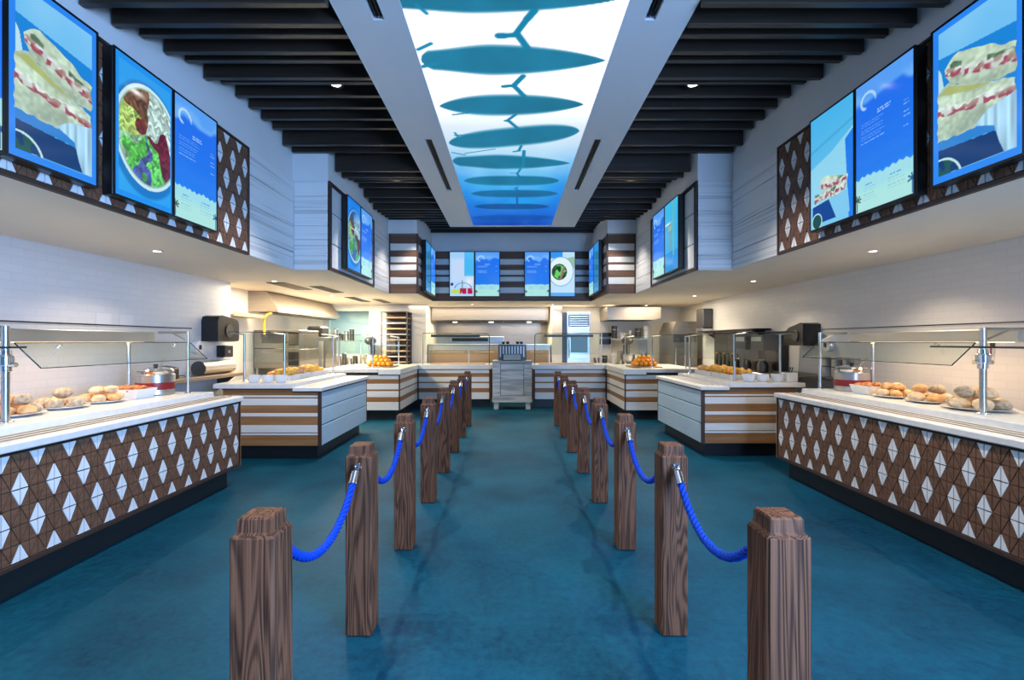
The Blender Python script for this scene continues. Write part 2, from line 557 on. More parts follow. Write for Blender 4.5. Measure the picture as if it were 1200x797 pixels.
# undulating ceiling beams
bz = {-3: 3.66, -2: 3.64, -1: 3.61, 0: 3.64, 1: 3.72, 2: 3.745, 3: 3.82, 4: 3.81, 5: 3.90, 6: 3.90, 7: 3.905, 8: 3.90, 9: 3.905, 10: 3.817, 11: 3.828,
      12: 3.68, 13: 3.685, 14: 3.74, 15: 3.785, 16: 3.785, 17: 3.71, 18: 3.704, 19: 3.66, 20: 3.68, 21: 3.70, 22: 3.72, 23: 3.74,
      24: 3.78, 25: 3.83, 26: 3.85, 27: 3.86, 28: 3.86, 29: 3.83}
for k, z in bz.items():
    y = 3.26 + 0.2445 * k
    xe = (XF1 if y < YF1 else XF2 if y < YF2 else XF3) - 0.002
    spans = [(-xe, -1.178), (1.178, xe)] if y < 9.2 else [(-xe, xe)]
    for a, c in spans:
        obj('beam', MB().box(a, c, y, y + 0.05, z, z + 0.24, 0.004), M['beam'], ceil)


# ------------------------------------------------------------------ diamond tiles
TW, TH = 0.105, 0.21
_tile_cache = {}


def tile_mesh(mask, m, key):
    """rhombus of up to four right-triangle tiles with recessed joints; local y = along the wall, z up, facing -X; mask quarters (UL,UR,LL,LR)"""
    if (mask, key) in _tile_cache: return _tile_cache[(mask, key)]
    b = MB()
    hw, hh, g, d = TW / 2, TH / 2, 0.0040 if key else 0.0026, 0.008
    for on, sy, sz in zip(mask, (-1, 1, -1, 1), (1, 1, -1, -1)):
        if not on: continue
        p = [(sy * g, sz * g), (sy * (hw - 0.005), sz * g), (sy * g, sz * (hh - 0.010))]
        b.prism(p, 'x', 0, -d)
    me = b.mesh('diamond_tile', m)
    _tile_cache[(mask, key)] = me
    return me


def tile_wall(parent, x, sx, ya, yb, za, zb, parity, skip=None):
    px, py, pz = wloc(parent)
    ny = int(round((yb - ya) / TW))
    nz = int(round((zb - za) / TH * 2))
    for s in (0, 1):
        for i in range(0, ny + 1):
            yc = yb - (i + (0.5 if s == 0 else 0.0)) * TW
            if yc < ya - 1e-6: continue
            for j in range(0, nz // 2 + 2):
                zc = za + (j + 0.5 * s) * TH
                if zc > zb + 1e-6: continue
                near, far = yc - TW / 2 >= ya - 1e-6, yc + TW / 2 <= yb + 1e-6
                lo, hi = zc - TH / 2 >= za - 1e-6, zc + TH / 2 <= zb + 1e-6
                if skip and skip(yc, zc): continue
                white = s == 0 and (i + j + parity) % 2 == 0
                mask = (near and hi, far and hi, near and lo, far and lo)
                if not any(mask): continue
                if sx > 0:
                    mask = (mask[1], mask[0], mask[3], mask[2])
                me = tile_mesh(mask, M['white_tile'] if white else M['brown_tile'], white)
                o = put('diamond_tile', me, parent, (x - px, yc - py, zc - pz))
                if sx > 0: o.rotation_euler = (0, 0, math.pi)


# ------------------------------------------------------------------ cladding on the upper walls
def behind_screens(yc, zc):
    return 2.58 < zc < 3.42 and (yc < 2.93 or 3.36 < yc < 4.14)


FASCIA_STRIPES = [(2.384, 2.558, 0), (2.558, 2.685, 1), (2.685, 2.812, 0), (2.812, 2.917, 1), (2.917, 2.96, 0), (2.96, 3.065, 1),
                  (3.065, 3.181, 0), (3.181, 3.308, 1), (3.308, 3.476, 0)]


def plank(parent, m, x0, x1, y0, y1, z0, z1, name='plank'):
    return obj(name, MB().box(x0, x1, y0, y1, z0, z1, 0.003), m, parent)


for side, sx in (('left', -1), ('right', 1)):
    P = up[side]
    xf = sx * XF1
    # brown backing, diamond tiles and frame (near fascia)
    yA, yE = 1.40, 4.97
    yE2 = yE - 0.025
    nA = yE2 - TW * 33
    obj('tile_backing', MB().box(xf, xf + sx * 0.019, nA, yE, Z_SOF, Z_CLAD), M['tile_bed'], P)
    tile_wall(P, xf + sx * 0.001, -sx, nA, yE2, 2.413, 2.413 + 1.05, 0 if side == 'left' else 0, behind_screens)
    obj('frame', MB().box(xf - sx * 0.014, xf, nA, yE, Z_SOF, 2.408, 0.002), M['frame_brown'], P)
    obj('frame', MB().box(xf - sx * 0.014, xf, nA, yE, 3.468, Z_CLAD, 0.002), M['frame_brown'], P)
    obj('frame', MB().box(xf - sx * 0.014, xf, yE - 0.022, yE, 2.409, 3.467, 0.002), M['frame_brown'], P)
    # white-washed boards: side run, then the run facing the room
    cuts = [Z_SOF, 2.60, 2.92, 3.22, Z_CLAD]
    for a, c in zip(cuts, cuts[1:]):
        plank(P, M['white_wood'], xf, xf + sx * 0.019, yE + 0.004, YF1 + 0.0, a + 0.003, c - 0.003)
    cuts = [Z_SOF, 2.56, 2.76, 2.93, 3.12, 3.30, Z_CLAD]
    for a, c in zip(cuts, cuts[1:]):
        plank(P, M['white_wood'], sx * (XF2 + 0.001), xf - sx * 0.001, YF1, YF1 + 0.019, a + 0.003, c - 0.003)
    # second fascia: framed white panel with teal joints, then white planks
    x2 = sx * XF2
    ya, yb = YF1 + 0.02, 7.95
    fr = 0.04
    for (y0, y1, z0, z1) in ((ya - 0.02, ya + fr, Z_SOF, Z_CLAD), (yb - fr, yb, Z_SOF, Z_CLAD), (ya + fr, yb - fr, Z_SOF, Z_SOF + fr), (ya + fr, yb - fr, Z_CLAD - fr, Z_CLAD)):
        obj('frame', MB().box(x2 - sx * 0.015, x2 + sx * 0.019, y0, y1, z0, z1, 0.002), M['frame_brown'], P)
    zc = [Z_SOF + fr, 2.73, 3.117, Z_CLAD - fr]
    for a, c in zip(zc, zc[1:]):
        plank(P, M['white_board'], x2, x2 + sx * 0.016, ya + fr + 0.001, yb - fr - 0.001, a + 0.007, c - 0.007, 'panel')
    for z in zc[1:-1]:
        obj('joint_strip', MB().box(x2 + sx * 0.006, x2 + sx * 0.018, ya + fr + 0.001, yb - fr - 0.001, z - 0.0065, z + 0.0065), M['teal_joint'], P)
    cuts = [Z_SOF, 2.64, 2.925, 3.2, Z_CLAD]
    for a, c in zip(cuts, cuts[1:]):
        plank(P, M['white_wood'], x2, x2 + sx * 0.019, yb + 0.004, YF2, a + 0.003, c - 0.003)
    # striped return facing the room and striped third fascia
    x3 = sx * XF3
    for a, c, wht in FASCIA_STRIPES:
        plank(P, M['white_plank' if wht else 'dark_plank'], x3 + sx * 0.03, x2 - sx * 0.002, YF2, YF2 + 0.019, a + 0.002, c - 0.002)
        plank(P, M['white_plank' if wht else 'dark_plank'], x3, x3 + sx * 0.019, YF2 + 0.03, YB - 0.001, a + 0.002, c - 0.002)
    obj('frame', MB().box(x3 - sx * 0.006, x3 + sx * 0.028, YF2 - 0.006, YF2 + 0.028, Z_SOF, Z_CLAD, 0.002), M['frame_brown'], P)
    obj('frame', MB().box(x2 - sx * 0.026, x2 - sx * 0.003, YF2 - 0.008, YF2 - 0.001, Z_SOF, Z_CLAD, 0.002), M['frame_brown'], P)
    obj('frame', MB().box(x3 + sx * 0.03, x2 - sx * 0.027, YF2 - 0.008, YF2 - 0.001, Z_CLAD - 0.012, Z_CLAD, 0.002), M['frame_brown'], P)
for a, c, wht in FASCIA_STRIPES:
    plank(up['back'], M['white_plank' if wht else 'dark_plank'], -XF3 + 0.001, XF3 - 0.001, YB, YB + 0.019, a + 0.002, c - 0.002)
obj('frame', MB().box(-XF3 + 0.001, XF3 - 0.001, YB - 0.008, YB - 0.001, Z_SOF, Z_SOF + 0.025, 0.002), M['frame_brown'], up['back'])

# ------------------------------------------------------------------ ceiling lightbox with the surfboard print
LBZ, LBY0, LBY1 = 3.65, 0.6, 9.1
lb = thing('ceiling_lightbox', 'long white ceiling box with a backlit print of surfboards seen from under water', 'lightbox', (0, (LBY0 + LBY1) / 2, LBZ))
PX = 0.727
fr = MB()
slots = [(1.485, 3.24), (5.155, 6.91)]
for sx in (-1, 1):
    xs_in, xs_out = 0.87, 0.942
    fr.box(sx * PX, sx * xs_in, LBY0, LBY1, LBZ, LBZ + 0.03)
    fr.box(sx * xs_out, sx * 1.17, LBY0, LBY1, LBZ, LBZ + 0.03)
    ys = [LBY0] + [q for s in slots for q in s] + [LBY1]
    for a, c in zip(ys[0::2], ys[1::2]):
        fr.box(sx * xs_in, sx * xs_out, a, c, LBZ, LBZ + 0.03)
    fr.box(sx * 1.15, sx * 1.17, LBY0, LBY1, LBZ + 0.03, LBZ + 0.3)
fr.box(-1.17, 1.17, LBY1 - 0.02, LBY1 + 0.0, LBZ + 0.03, LBZ + 0.3)
fr.box(-1.17, 1.17, LBY0, LBY0 + 0.02, LBZ + 0.03, LBZ + 0.3)
fr.box(-PX, PX, LBY1 - 0.09, LBY1, LBZ, LBZ + 0.03)
obj('box_frame', fr, M['box_white'], lb)
for sx in (-1, 1):
    for a, c in slots:
        sl = MB().box(sx * 0.872, sx * 0.94, a + 0.002, c - 0.002, LBZ + 0.031, LBZ + 0.06)
        s_ = obj('slot_diffuser', sl, M['black'], lb)
        for q in range(2):
            obj('diffuser_vane', MB().box(sx * (0.892 + 0.022 * q), sx * (0.896 + 0.022 * q), a + 0.01, c - 0.01, LBZ + 0.008, LBZ + 0.0305), M['black'], s_)


def lin(c):
    c = np.clip(np.asarray(c, float), 0, 1.2)
    return np.where(c <= 0.04045, c / 12.92, ((c + 0.055) / 1.055) ** 2.4)


def sstep(e0, e1, x):
    t = np.clip((x - e0) / (e1 - e0), 0, 1)
    return t * t * (3 - 2 * t)


def seg_dist(X, Y, a, b):
    ax, ay = a
    bx, by = b
    dx, dy = bx - ax, by - ay
    t = np.clip(((X - ax) * dx + (Y - ay) * dy) / (dx * dx + dy * dy + 1e-12), 0, 1)
    return np.hypot(X - ax - t * dx, Y - ay - t * dy)


def vnoise(X, Y, seed=0):
    r = np.random.default_rng(seed).random((64, 64))
    xi, yi = np.floor(X).astype(int), np.floor(Y).astype(int)
    fx, fy = X - xi, Y - yi
    fx, fy = fx * fx * (3 - 2 * fx), fy * fy * (3 - 2 * fy)
    g = lambda a, b: r[a % 64, b % 64]
    return (g(xi, yi) * (1 - fx) + g(xi + 1, yi) * fx) * (1 - fy) + (g(xi, yi + 1) * (1 - fx) + g(xi + 1, yi + 1) * fx) * fy


def over(C, mask, col):
    mask = np.clip(mask, 0, 1)[..., None]
    return C * (1 - mask) + np.asarray(col) * mask


def print_mesh(name, P3, C, m):
    """grid mesh: P3 (h,w,3) points, C (h,w,3) display colours 0..1"""
    h, w = P3.shape[:2]
    me = bpy.data.meshes.new(name)
    idx = np.arange(h * w).reshape(h, w)
    q = np.stack([idx[:-1, :-1], idx[:-1, 1:], idx[1:, 1:], idx[1:, :-1]], -1).reshape(-1, 4)
    me.vertices.add(h * w)
    me.vertices.foreach_set('co', P3.reshape(-1).astype(np.float32))
    me.loops.add(q.size)
    me.loops.foreach_set('vertex_index', q.reshape(-1).astype(np.int32))
    me.polygons.add(len(q))
    me.polygons.foreach_set('loop_start', (np.arange(len(q)) * 4).astype(np.int32))
    me.update(calc_edges=True)
    a = me.color_attributes.new('print', 'FLOAT_COLOR', 'POINT')
    rgba = np.ones((h * w, 4), np.float32)
    rgba[:, :3] = lin(C).reshape(-1, 3)
    a.data.foreach_set('color', rgba.reshape(-1))
    me.materials.append(m)
    return me


# print of the underwater surf line-up: X across, Y along the ceiling
gx = np.linspace(-PX, PX, 170)
gy = np.linspace(LBY0, LBY1 - 0.09, 700)
X, Y = np.meshgrid(gx, gy)
keyY = [0, 4.3, 5.3, 6.0, 6.7, 7.4, 8.2, 9.1]
bgr = np.interp(Y, keyY, [0.99, 0.98, 0.80, 0.55, 0.22, 0.12, 0.05, 0.0])
bgg = np.interp(Y, keyY, [0.97, 0.96, 0.90, 0.80, 0.66, 0.55, 0.40, 0.24])
bgb = np.interp(Y, keyY, [0.98, 0.98, 0.97, 0.95, 0.92, 0.88, 0.82, 0.66])
C = np.stack([bgr, bgg, bgb], -1)
nz = vnoise(X * 4, Y * 2.2, 3) * 0.6 + vnoise(X * 9, Y * 5, 4) * 0.4
C += (nz - 0.5)[..., None] * np.array([0.16, 0.10, 0.05]) * sstep(5.0, 6.5, Y)[..., None]
edge = sstep(0.35, 0.73, np.abs(X)) * sstep(4.6, 7.2, Y)
C = over(C, edge * 0.35, (0.0, 0.40, 0.85))
C = over(C, np.exp(-((X - 0.15) ** 2 / 0.05 + (Y - 7.55) ** 2 / 0.08)) * 0.4, (0.15, 0.75, 0.98))
# boards: (centre y, x left, x right, half width along y, tilt, nose at right)
def gp(u, v):
    y = 1219.0 / (400 - v)
    return ((u - 599) * y / 567 - 0.022, y)
BO = [(2, 448, 722, 15.5, 0), (72.8, 494, 709.8, 17, 0.0), (125, 514.8, 684, 11.5, -1), (162, 526, 678.8, 10.5, -7), (191.5, 531, 668, 8, 1),
      (213, 544, 655, 5.5, 0), (228, 552, 653.6, 4.2, 0), (243, 556, 643.7, 3.2, 0), (256, 553, 650, 3, 0)]
for n, (v, ul, ur, hv, tl) in enumerate(BO):
    xl, yl = gp(ul, v - tl)
    xr, yr = gp(ur, v + tl)
    ym = 1219.0 / (400 - v)
    hw = hv * ym * ym / 1219.0
    t = (X - xl) / (xr - xl)
    cy = yl + (yr - yl) * t
    tc = np.clip(t, 0, 1)
    if n in (0, 1, 4):   # pointed nose, broad tail
        prof = np.power(np.clip(1 - np.power(np.clip((tc - 0.35) / 0.65, 0, 1), 1.9), 0, 1), 0.8) * np.power(np.clip(tc / 0.05, 0, 1), 0.4) * (0.62 + 0.38 * sstep(0, 0.4, tc))
    elif n == 2:
        prof = np.power(np.clip(1 - np.power(np.abs(tc - 0.42) / np.where(tc > 0.42, 0.58, 0.42), 2.2), 0, 1), 0.75)
    else:
        prof = np.power(np.clip(1 - np.power(np.abs(tc * 2 - 1), 3.2), 0, 1), 0.6)
    d = np.abs(Y - cy) / np.maximum(hw * prof, 1e-4)
    soft = 0.16 if n < 2 else 0.22
    mk = (1 - sstep(1 - soft, 1 + soft, d)) * ((t > 0) & (t < 1))
    deep = sstep(6.2, 8.5, ym)
    col = np.array([0.07, 0.44, 0.58]) * (1 - deep) + np.array([0.0, 0.27, 0.60]) * deep
    shade = 1 + 0.22 * (nz - 0.5)
    C = over(C, mk * (0.96 if n < 8 else 0.6), col * shade[..., None])
    if n < 7:   # rim lighter at the rails
        C = over(C, np.exp(-((d - 0.97) / 0.12) ** 2) * 0.35 * mk, (0.10, 0.62, 0.78))
# fins and leashes at the tails
for a, b_, r in (((488, 8), (500, 18), 2.5), ((490, 60), (505, 53), 2.5), ((495, 80), (512, 76), 3), ((531, 136), (548, 134), 1.5), ((533, 157), (538, 163), 1.5), ((533, 160), (565, 158), 1.2),
                 ((530, 180), (545, 183), 1.3), ((545, 181), (580, 176), 1.0)):
    pa, pb = gp(*a), gp(*b_)
    rr = r * pa[1] / 567
    C = over(C, 1 - sstep(rr * 0.6, rr * 1.4, seg_dist(X, Y, pa, pb)), (0.05, 0.52, 0.68))
# dangling arms and legs between the boards
LIMBS = [((626, 15), (618, 24), 5), ((618, 24), (605, 41), 4.2), ((605, 43), (588, 44), 4.5), ((585, 44), (590, 44), 5.5), ((606, 42), (618, 58), 4.6),
         ((613, 91), (602, 102), 3.6), ((602, 102), (590, 103), 3.2), ((602, 102), (614, 114), 3.4),
         ((604, 136), (594, 143), 2.2), ((592, 143), (598, 144), 2.0), ((596, 143), (607, 152), 2.4),
         ((611, 172), (608, 178), 1.8), ((609, 178), (602, 179), 1.8), ((614, 178), (613, 197), 2.0),
         ((610, 199), (606, 205), 1.4), ((606, 204), (598, 204), 1.0), ((606, 205), (609, 208), 1.2), ((607, 220), (603, 222), 1.1), ((605, 222), (608, 225), 1.1), ((606, 232), (606, 240), 1.2)]
for a, b_, r in LIMBS:
    pa, pb = gp(*a), gp(*b_)
    rr = r * (pa[1] + pb[1]) / 2 / 567
    C = over(C, 1 - sstep(rr * 0.7, rr * 1.25, seg_dist(X, Y, pa, pb)), np.array([0.06, 0.50, 0.66]) if pa[1] < 6.2 else np.array([0.03, 0.38, 0.66]))
lit = sstep(0.86, 0.96, C.min(-1))[..., None]      # clear film passes the full lamp light, inked film less
C = C * (0.825 * (1 - lit) + np.array([0.90, 0.95, 1.0]) * lit)
P3 = np.stack([X, Y - (LBY0 + LBY1) / 2, np.full_like(X, 0.012)], -1)
put('backlit_print', print_mesh('backlit_print', P3[:, ::-1], C[:, ::-1], M['lightbox']), lb)


# ------------------------------------------------------------------ menu displays
SW, SH, SD = 0.565, 0.985, 0.075


def poly_mask(s, t, pts):
    inside = np.zeros(s.shape, bool)
    n = len(pts)
    for i in range(n):
        x1, y1 = pts[i]
        x2, y2 = pts[(i + 1) % n]
        if y1 == y2: continue
        c = ((y1 > t) != (y2 > t)) & (s < (x2 - x1) * (t - y1) / (y2 - y1) + x1)
        inside ^= c
    return inside.astype(float)


def text_lines(C, s, t, rows, s0, s1, col, seed, h=0.006, alpha=0.6):
    r = random.Random(seed)
    for row in rows:
        x = s0
        end = s0 + (s1 - s0) * r.uniform(0.7, 1.0)
        while x < end:
            w = r.uniform(0.025, 0.085)
            C = over(C, ((np.abs(t - row) < h / 2) & (s > x) & (s < min(x + w, end))) * alpha, col)
            x += w + 0.016
    return C


def art_menu(s, t, seed=1):
    C = np.stack([0.11 + 0.03 * t, 0.42 + 0.08 * (1 - t), 0.93 + 0 * t], -1)
    n = vnoise(s * 5 + seed, t * 7, seed)
    C = over(C, sstep(0.80, 0.86, t + 0.12 * (n - 0.5)) * 0.7, (0.55, 0.80, 0.98))
    C = over(C, sstep(0.86, 0.95, t + 0.12 * (vnoise(s * 6, t * 9, seed + 5) - 0.5)) * 0.5, (0.25, 0.55, 0.95))
    for a in np.linspace(0, 4.2, 16):   # curling wave
        rr = 0.17 * (1 - a / 7)
        C = over(C, (seg_dist(s, t * 1.75, (0.20 + rr * math.cos(a), 1.46 + rr * math.sin(a)), (0.20 + rr * math.cos(a + .3), 1.46 + rr * math.sin(a + .3))) < 0.02) * 0.45, (0.80, 0.92, 1.0))
    C = text_lines(C, s, t, [0.735, 0.715], 0.40, 0.66, (0.85, 0.93, 1.0), seed, 0.011)
    C = text_lines(C, s, t, [0.68, 0.66, 0.63, 0.61, 0.58, 0.56, 0.53], 0.10, 0.56, (0.75, 0.87, 1.0), seed + 1)
    C = text_lines(C, s, t, [0.68, 0.655, 0.60, 0.57, 0.50], 0.84, 0.95, (0.80, 0.90, 1.0), seed + 2)
    wav = 0.25 + 0.018 * np.abs(((s * 9) % 1) * 2 - 1) + 0.02 * vnoise(s * 6, 0 * t, seed + 7)
    C = over(C, sstep(0, 0.012, wav - t), np.array([0.62, 0.86, 0.90]))
    C = over(C, sstep(0, 0.10, wav - 0.06 - t) * 0.55, (0.72, 0.92, 0.84))
    C = text_lines(C, s, t, [0.20], 0.18, 0.34, (0.25, 0.50, 0.80), seed + 3, 0.010)
    C = text_lines(C, s, t, [0.20], 0.62, 0.84, (0.25, 0.50, 0.80), seed + 4, 0.010)
    C = text_lines(C, s, t, [0.175, 0.155, 0.125, 0.105, 0.085], 0.14, 0.40, (0.45, 0.68, 0.82), seed + 5)
    C = text_lines(C, s, t, [0.175, 0.155, 0.125, 0.105], 0.58, 0.88, (0.45, 0.68, 0.82), seed + 6)
    for px, py, c in ((0.02, 0.10, (0.25, 0.33, 0.30)), (0.98, 0.11, (0.12, 0.30, 0.55))):
        for a in (-0.6, 0.2, 0.9, 1.7, 2.5, 3.5):
            C = over(C, (seg_dist(s, t * 1.75, (px, py * 1.75), (px + 0.07 * math.cos(a), py * 1.75 + 0.06 * math.sin(a))) < 0.013) * 0.8, c)
        C = over(C, (seg_dist(s, t * 1.75, (px, py * 1.75), (px, 0.02)) < 0.012) * 0.8, c)
    return C


def bread_layers(C, s, t, outline, spine, seed):
    """a cut sandwich half: pale crumb outline with fillings following the spine line"""
    m = poly_mask(s + 0.03 * (vnoise(s * 14, t * 24, seed) - 0.5), t + 0.018 * (vnoise(s * 16, t * 26, seed + 1) - 0.5), outline)
    n = 0.5 * vnoise(s * 26, t * 46, seed + 2) + 0.5 * vnoise(s * 7, t * 12, seed + 9)
    C = over(C, m, np.array([0.74, 0.83, 0.74]) * (0.78 + 0.40 * n)[..., None])
    d = np.full(s.shape, 9.0)
    sd = np.full(s.shape, 9.0)
    for a, b in zip(spine, spine[1:]):
        q = seg_dist(s, t * 1.75, (a[0], a[1] * 1.75), (b[0], b[1] * 1.75))
        side = np.sign((b[0] - a[0]) * (t - a[1]) - (b[1] - a[1]) * (s - a[0]))
        sd = np.where(q < d, q * side, sd)
        d = np.minimum(d, q)
    sd = sd + 0.05 * (vnoise(s * 9, t * 15, seed + 3) - 0.5) + 0.035 * (vnoise(s * 23, t * 40, seed + 5) - 0.5)
    spot = vnoise(s * 24, t * 42, seed + 4)
    gap = vnoise(s * 7, t * 7, seed + 6)
    C = over(C, m * (1 - sstep(0.0, 0.02, np.abs(sd - 0.005) - 0.040)) * 0.75, np.array([0.88, 0.92, 0.92]) * (0.85 + 0.25 * spot)[..., None])
    C = over(C, m * (1 - sstep(0.0, 0.012, np.abs(sd - 0.050) - 0.016)) * sstep(0.40, 0.55, gap) * 0.8, np.array([0.24, 0.36, 0.26]) * (0.6 + 0.9 * spot)[..., None])
    C = over(C, m * (1 - sstep(0.0, 0.014, np.abs(sd + 0.022) - 0.020)) * sstep(0.30, 0.60, spot) * (1 - 0.7 * sstep(0.55, 0.75, gap)), (0.62, 0.30, 0.38))
    C = over(C, m * (1 - sstep(0.0, 0.014, np.abs(sd - 0.005) - 0.018)) * sstep(0.62, 0.75, vnoise(s * 12, t * 20, seed + 7)) * 0.8, (0.62, 0.52, 0.46))
    C = over(C, m * sstep(0.06, 0.16, -sd) * 0.25, (0.45, 0.55, 0.50))
    return C


def art_sandwich(s, t, seed=3):
    C = np.stack([0.16 + 0 * s, 0.52 + 0 * s, 0.94 + 0 * s], -1)
    ins = (s > 0.07) & (s < 0.94) & (t > 0.045) & (t < 0.965)
    C = over(C, ins * 1.0, (0.42, 0.74, 0.95))
    n = vnoise(s * 3, t * 8, seed)
    C = over(C, ins * sstep(0.60, 1.0, t) * 0.35 * n, (0.70, 0.88, 0.97))
    C = over(C, ins * poly_mask(s, t, [(0.07, 0.80), (0.94, 0.74), (0.94, 0.20), (0.07, 0.20)]), (0.10, 0.52, 0.85))
    C = over(C, ins * poly_mask(s, t, [(0.07, 0.74), (0.11, 0.70), (0.14, 0.60), (0.07, 0.56)]), (0.72, 0.88, 0.93))
    C = bread_layers(C, s, t, [(0.14, 0.71), (0.20, 0.75), (0.32, 0.775), (0.55, 0.73), (0.94, 0.625), (0.94, 0.46), (0.62, 0.49), (0.36, 0.55), (0.22, 0.61)], [(0.20, 0.69), (0.50, 0.625), (0.94, 0.545)], seed)
    C = bread_layers(C, s, t, [(0.06, 0.58), (0.20, 0.61), (0.42, 0.545), (0.66, 0.485), (0.93, 0.44), (0.92, 0.335), (0.57, 0.265), (0.06, 0.26)], [(0.06, 0.45), (0.35, 0.42), (0.92, 0.385)], seed + 20)
    C = over(C, ins * poly_mask(s, t, [(0.07, 0.565), (0.20, 0.595), (0.45, 0.53), (0.70, 0.475), (0.50, 0.49), (0.25, 0.53)]) * 0.75, (0.66, 0.70, 0.36))
    C = over(C, ins * poly_mask(s, t, [(0.07, 0.26), (0.66, 0.25), (0.75, 0.19), (0.07, 0.21)]), (0.16, 0.50, 0.82))
    C = over(C, ins * poly_mask(s, t, [(0.07, 0.21), (0.85, 0.185), (0.85, 0.05), (0.07, 0.05)]), (0.04, 0.20, 0.44))
    cl = poly_mask(s, t, [(0.50, 0.27), (0.66, 0.33), (0.94, 0.36), (0.94, 0.05), (0.82, 0.05), (0.77, 0.12), (0.72, 0.22)])
    C = over(C, ins * cl, np.array([0.66, 0.84, 0.95]) * (0.80 + 0.32 * vnoise(s * 30, t * 4, seed + 8))[..., None])
    rr = np.hypot(s - 0.10, (t - 0.00) * 1.75)
    C = over(C, ins * (rr < 0.27) * (rr > 0.245), (0.75, 0.88, 0.90))
    C = over(C, ins * (rr < 0.245) * (vnoise(s * 16, t * 24, 9) > 0.3), (0.10, 0.32, 0.30))
    return C


def art_bowl(s, t, seed=5, hot=True):
    C = np.stack([0.13 + 0 * s, 0.56 + 0 * s, 0.93 + 0 * s], -1)
    ins = (s > 0.06) & (s < 0.97) & (t > 0.04) & (t < 0.96)
    C = over(C, ins * (0.5 + 0.4 * vnoise(s * 3, t * 6, seed)), (0.22, 0.66, 0.93))
    dx, dy = (s - 0.56) / 0.58, (t - 0.50) / 0.385
    r = np.hypot(dx, dy)
    C = over(C, ins * (1 - sstep(1.03, 1.12, np.hypot((s - 0.54) / 0.58, (t - 0.475) / 0.395))) * 0.5, (0.02, 0.30, 0.60))
    C = over(C, ins * (r < 1.0), (0.78, 0.90, 0.93))
    C = over(C, ins * (r < 0.93), (0.55, 0.70, 0.62))
    gi, gj = np.floor(s * 22 + 0.6 * np.sin(t * 55)).astype(int), np.floor(t * 40 + 0.6 * np.sin(s * 40)).astype(int)
    cell = np.random.default_rng(seed).random((64, 64))[gi % 64, gj % 64]
    ang = (np.degrees(np.arctan2(dy - 0.05, dx + 0.10)) + 50 * (vnoise(s * 6, t * 10, seed + 2) - 0.5)) % 360
    food = ins & (r < 0.9)
    def sect(a0, a1, col, r0=0.0):
        nonlocal C
        m = food & ((ang - a0) % 360 < (a1 - a0)) & (r > r0)
        C = over(C, m, np.asarray(col) * (0.62 + 0.5 * cell)[..., None])
    sect(0, 85, (0.80, 0.92, 0.90))
    sect(85, 140, (0.50, 0.36, 0.28))
    sect(140, 190, (0.74, 0.88, 0.48))
    sect(190, 215, (0.62, 0.84, 0.66))
    sect(215, 258, (0.38, 0.80, 0.34))
    sect(258, 280, (0.34, 0.40, 0.72))
    sect(280, 322, (0.42, 0.84, 0.42))
    sect(322, 360, (0.46, 0.14, 0.24))
    C = over(C, food & (np.hypot((s - 0.42), (t - 0.56) * 1.75) < 0.10), np.array([0.45, 0.20, 0.20]) * (0.7 + 0.5 * cell)[..., None])
    if hot:
        C = over(C, np.exp(-(((s - 0.34) / 0.12) ** 2 + ((t - 0.79) / 0.022) ** 2)), (1, 1, 1))  # lamp reflection on the glass, painted into the display colours
    return C


def art_small_sandwich(s, t, seed=8):
    C = np.stack([0.28 + 0.2 * (1 - t), 0.70 + 0.08 * (1 - t), 0.92 + 0 * t], -1)
    C = over(C, sstep(0.02, 0.0, np.abs(t - 0.70 - 0.10 * s)) * 0.4, (0.15, 0.55, 0.75))
    C = over(C, poly_mask(s, t, [(0, 0.55), (0.5, 0.62), (1, 0.74), (1, 0.2), (0, 0.2)]) * 0.75, (0.62, 0.86, 0.94))
    C = over(C, poly_mask(s, t, [(0.82, 0.66), (1, 0.72), (1, 0), (0.9, 0)]), (0.12, 0.48, 0.92))
    C = bread_layers(C, s, t, [(0.20, 0.36), (0.32, 0.44), (0.88, 0.36), (0.84, 0.30), (0.40, 0.29)], [(0.28, 0.37), (0.85, 0.33)], seed)
    C = bread_layers(C, s, t, [(0.10, 0.30), (0.50, 0.31), (0.88, 0.30), (0.80, 0.24), (0.10, 0.22)], [(0.10, 0.26), (0.85, 0.28)], seed + 3)
    C = over(C, poly_mask(s, t, [(0.05, 0.20), (0.62, 0.23), (0.62, 0.04), (0.05, 0.04)]), (0.05, 0.25, 0.55))
    C = over(C, poly_mask(s, t, [(0.45, 0.22), (0.88, 0.24), (0.92, 0.05), (0.62, 0.04)]), (0.50, 0.78, 0.92))
    rr = np.hypot(s - 0.16, (t - 0.06) * 1.75)
    C = over(C, (rr < 0.13), (0.70, 0.86, 0.85))
    C = over(C, (rr < 0.11), (0.08, 0.30, 0.25))
    return C


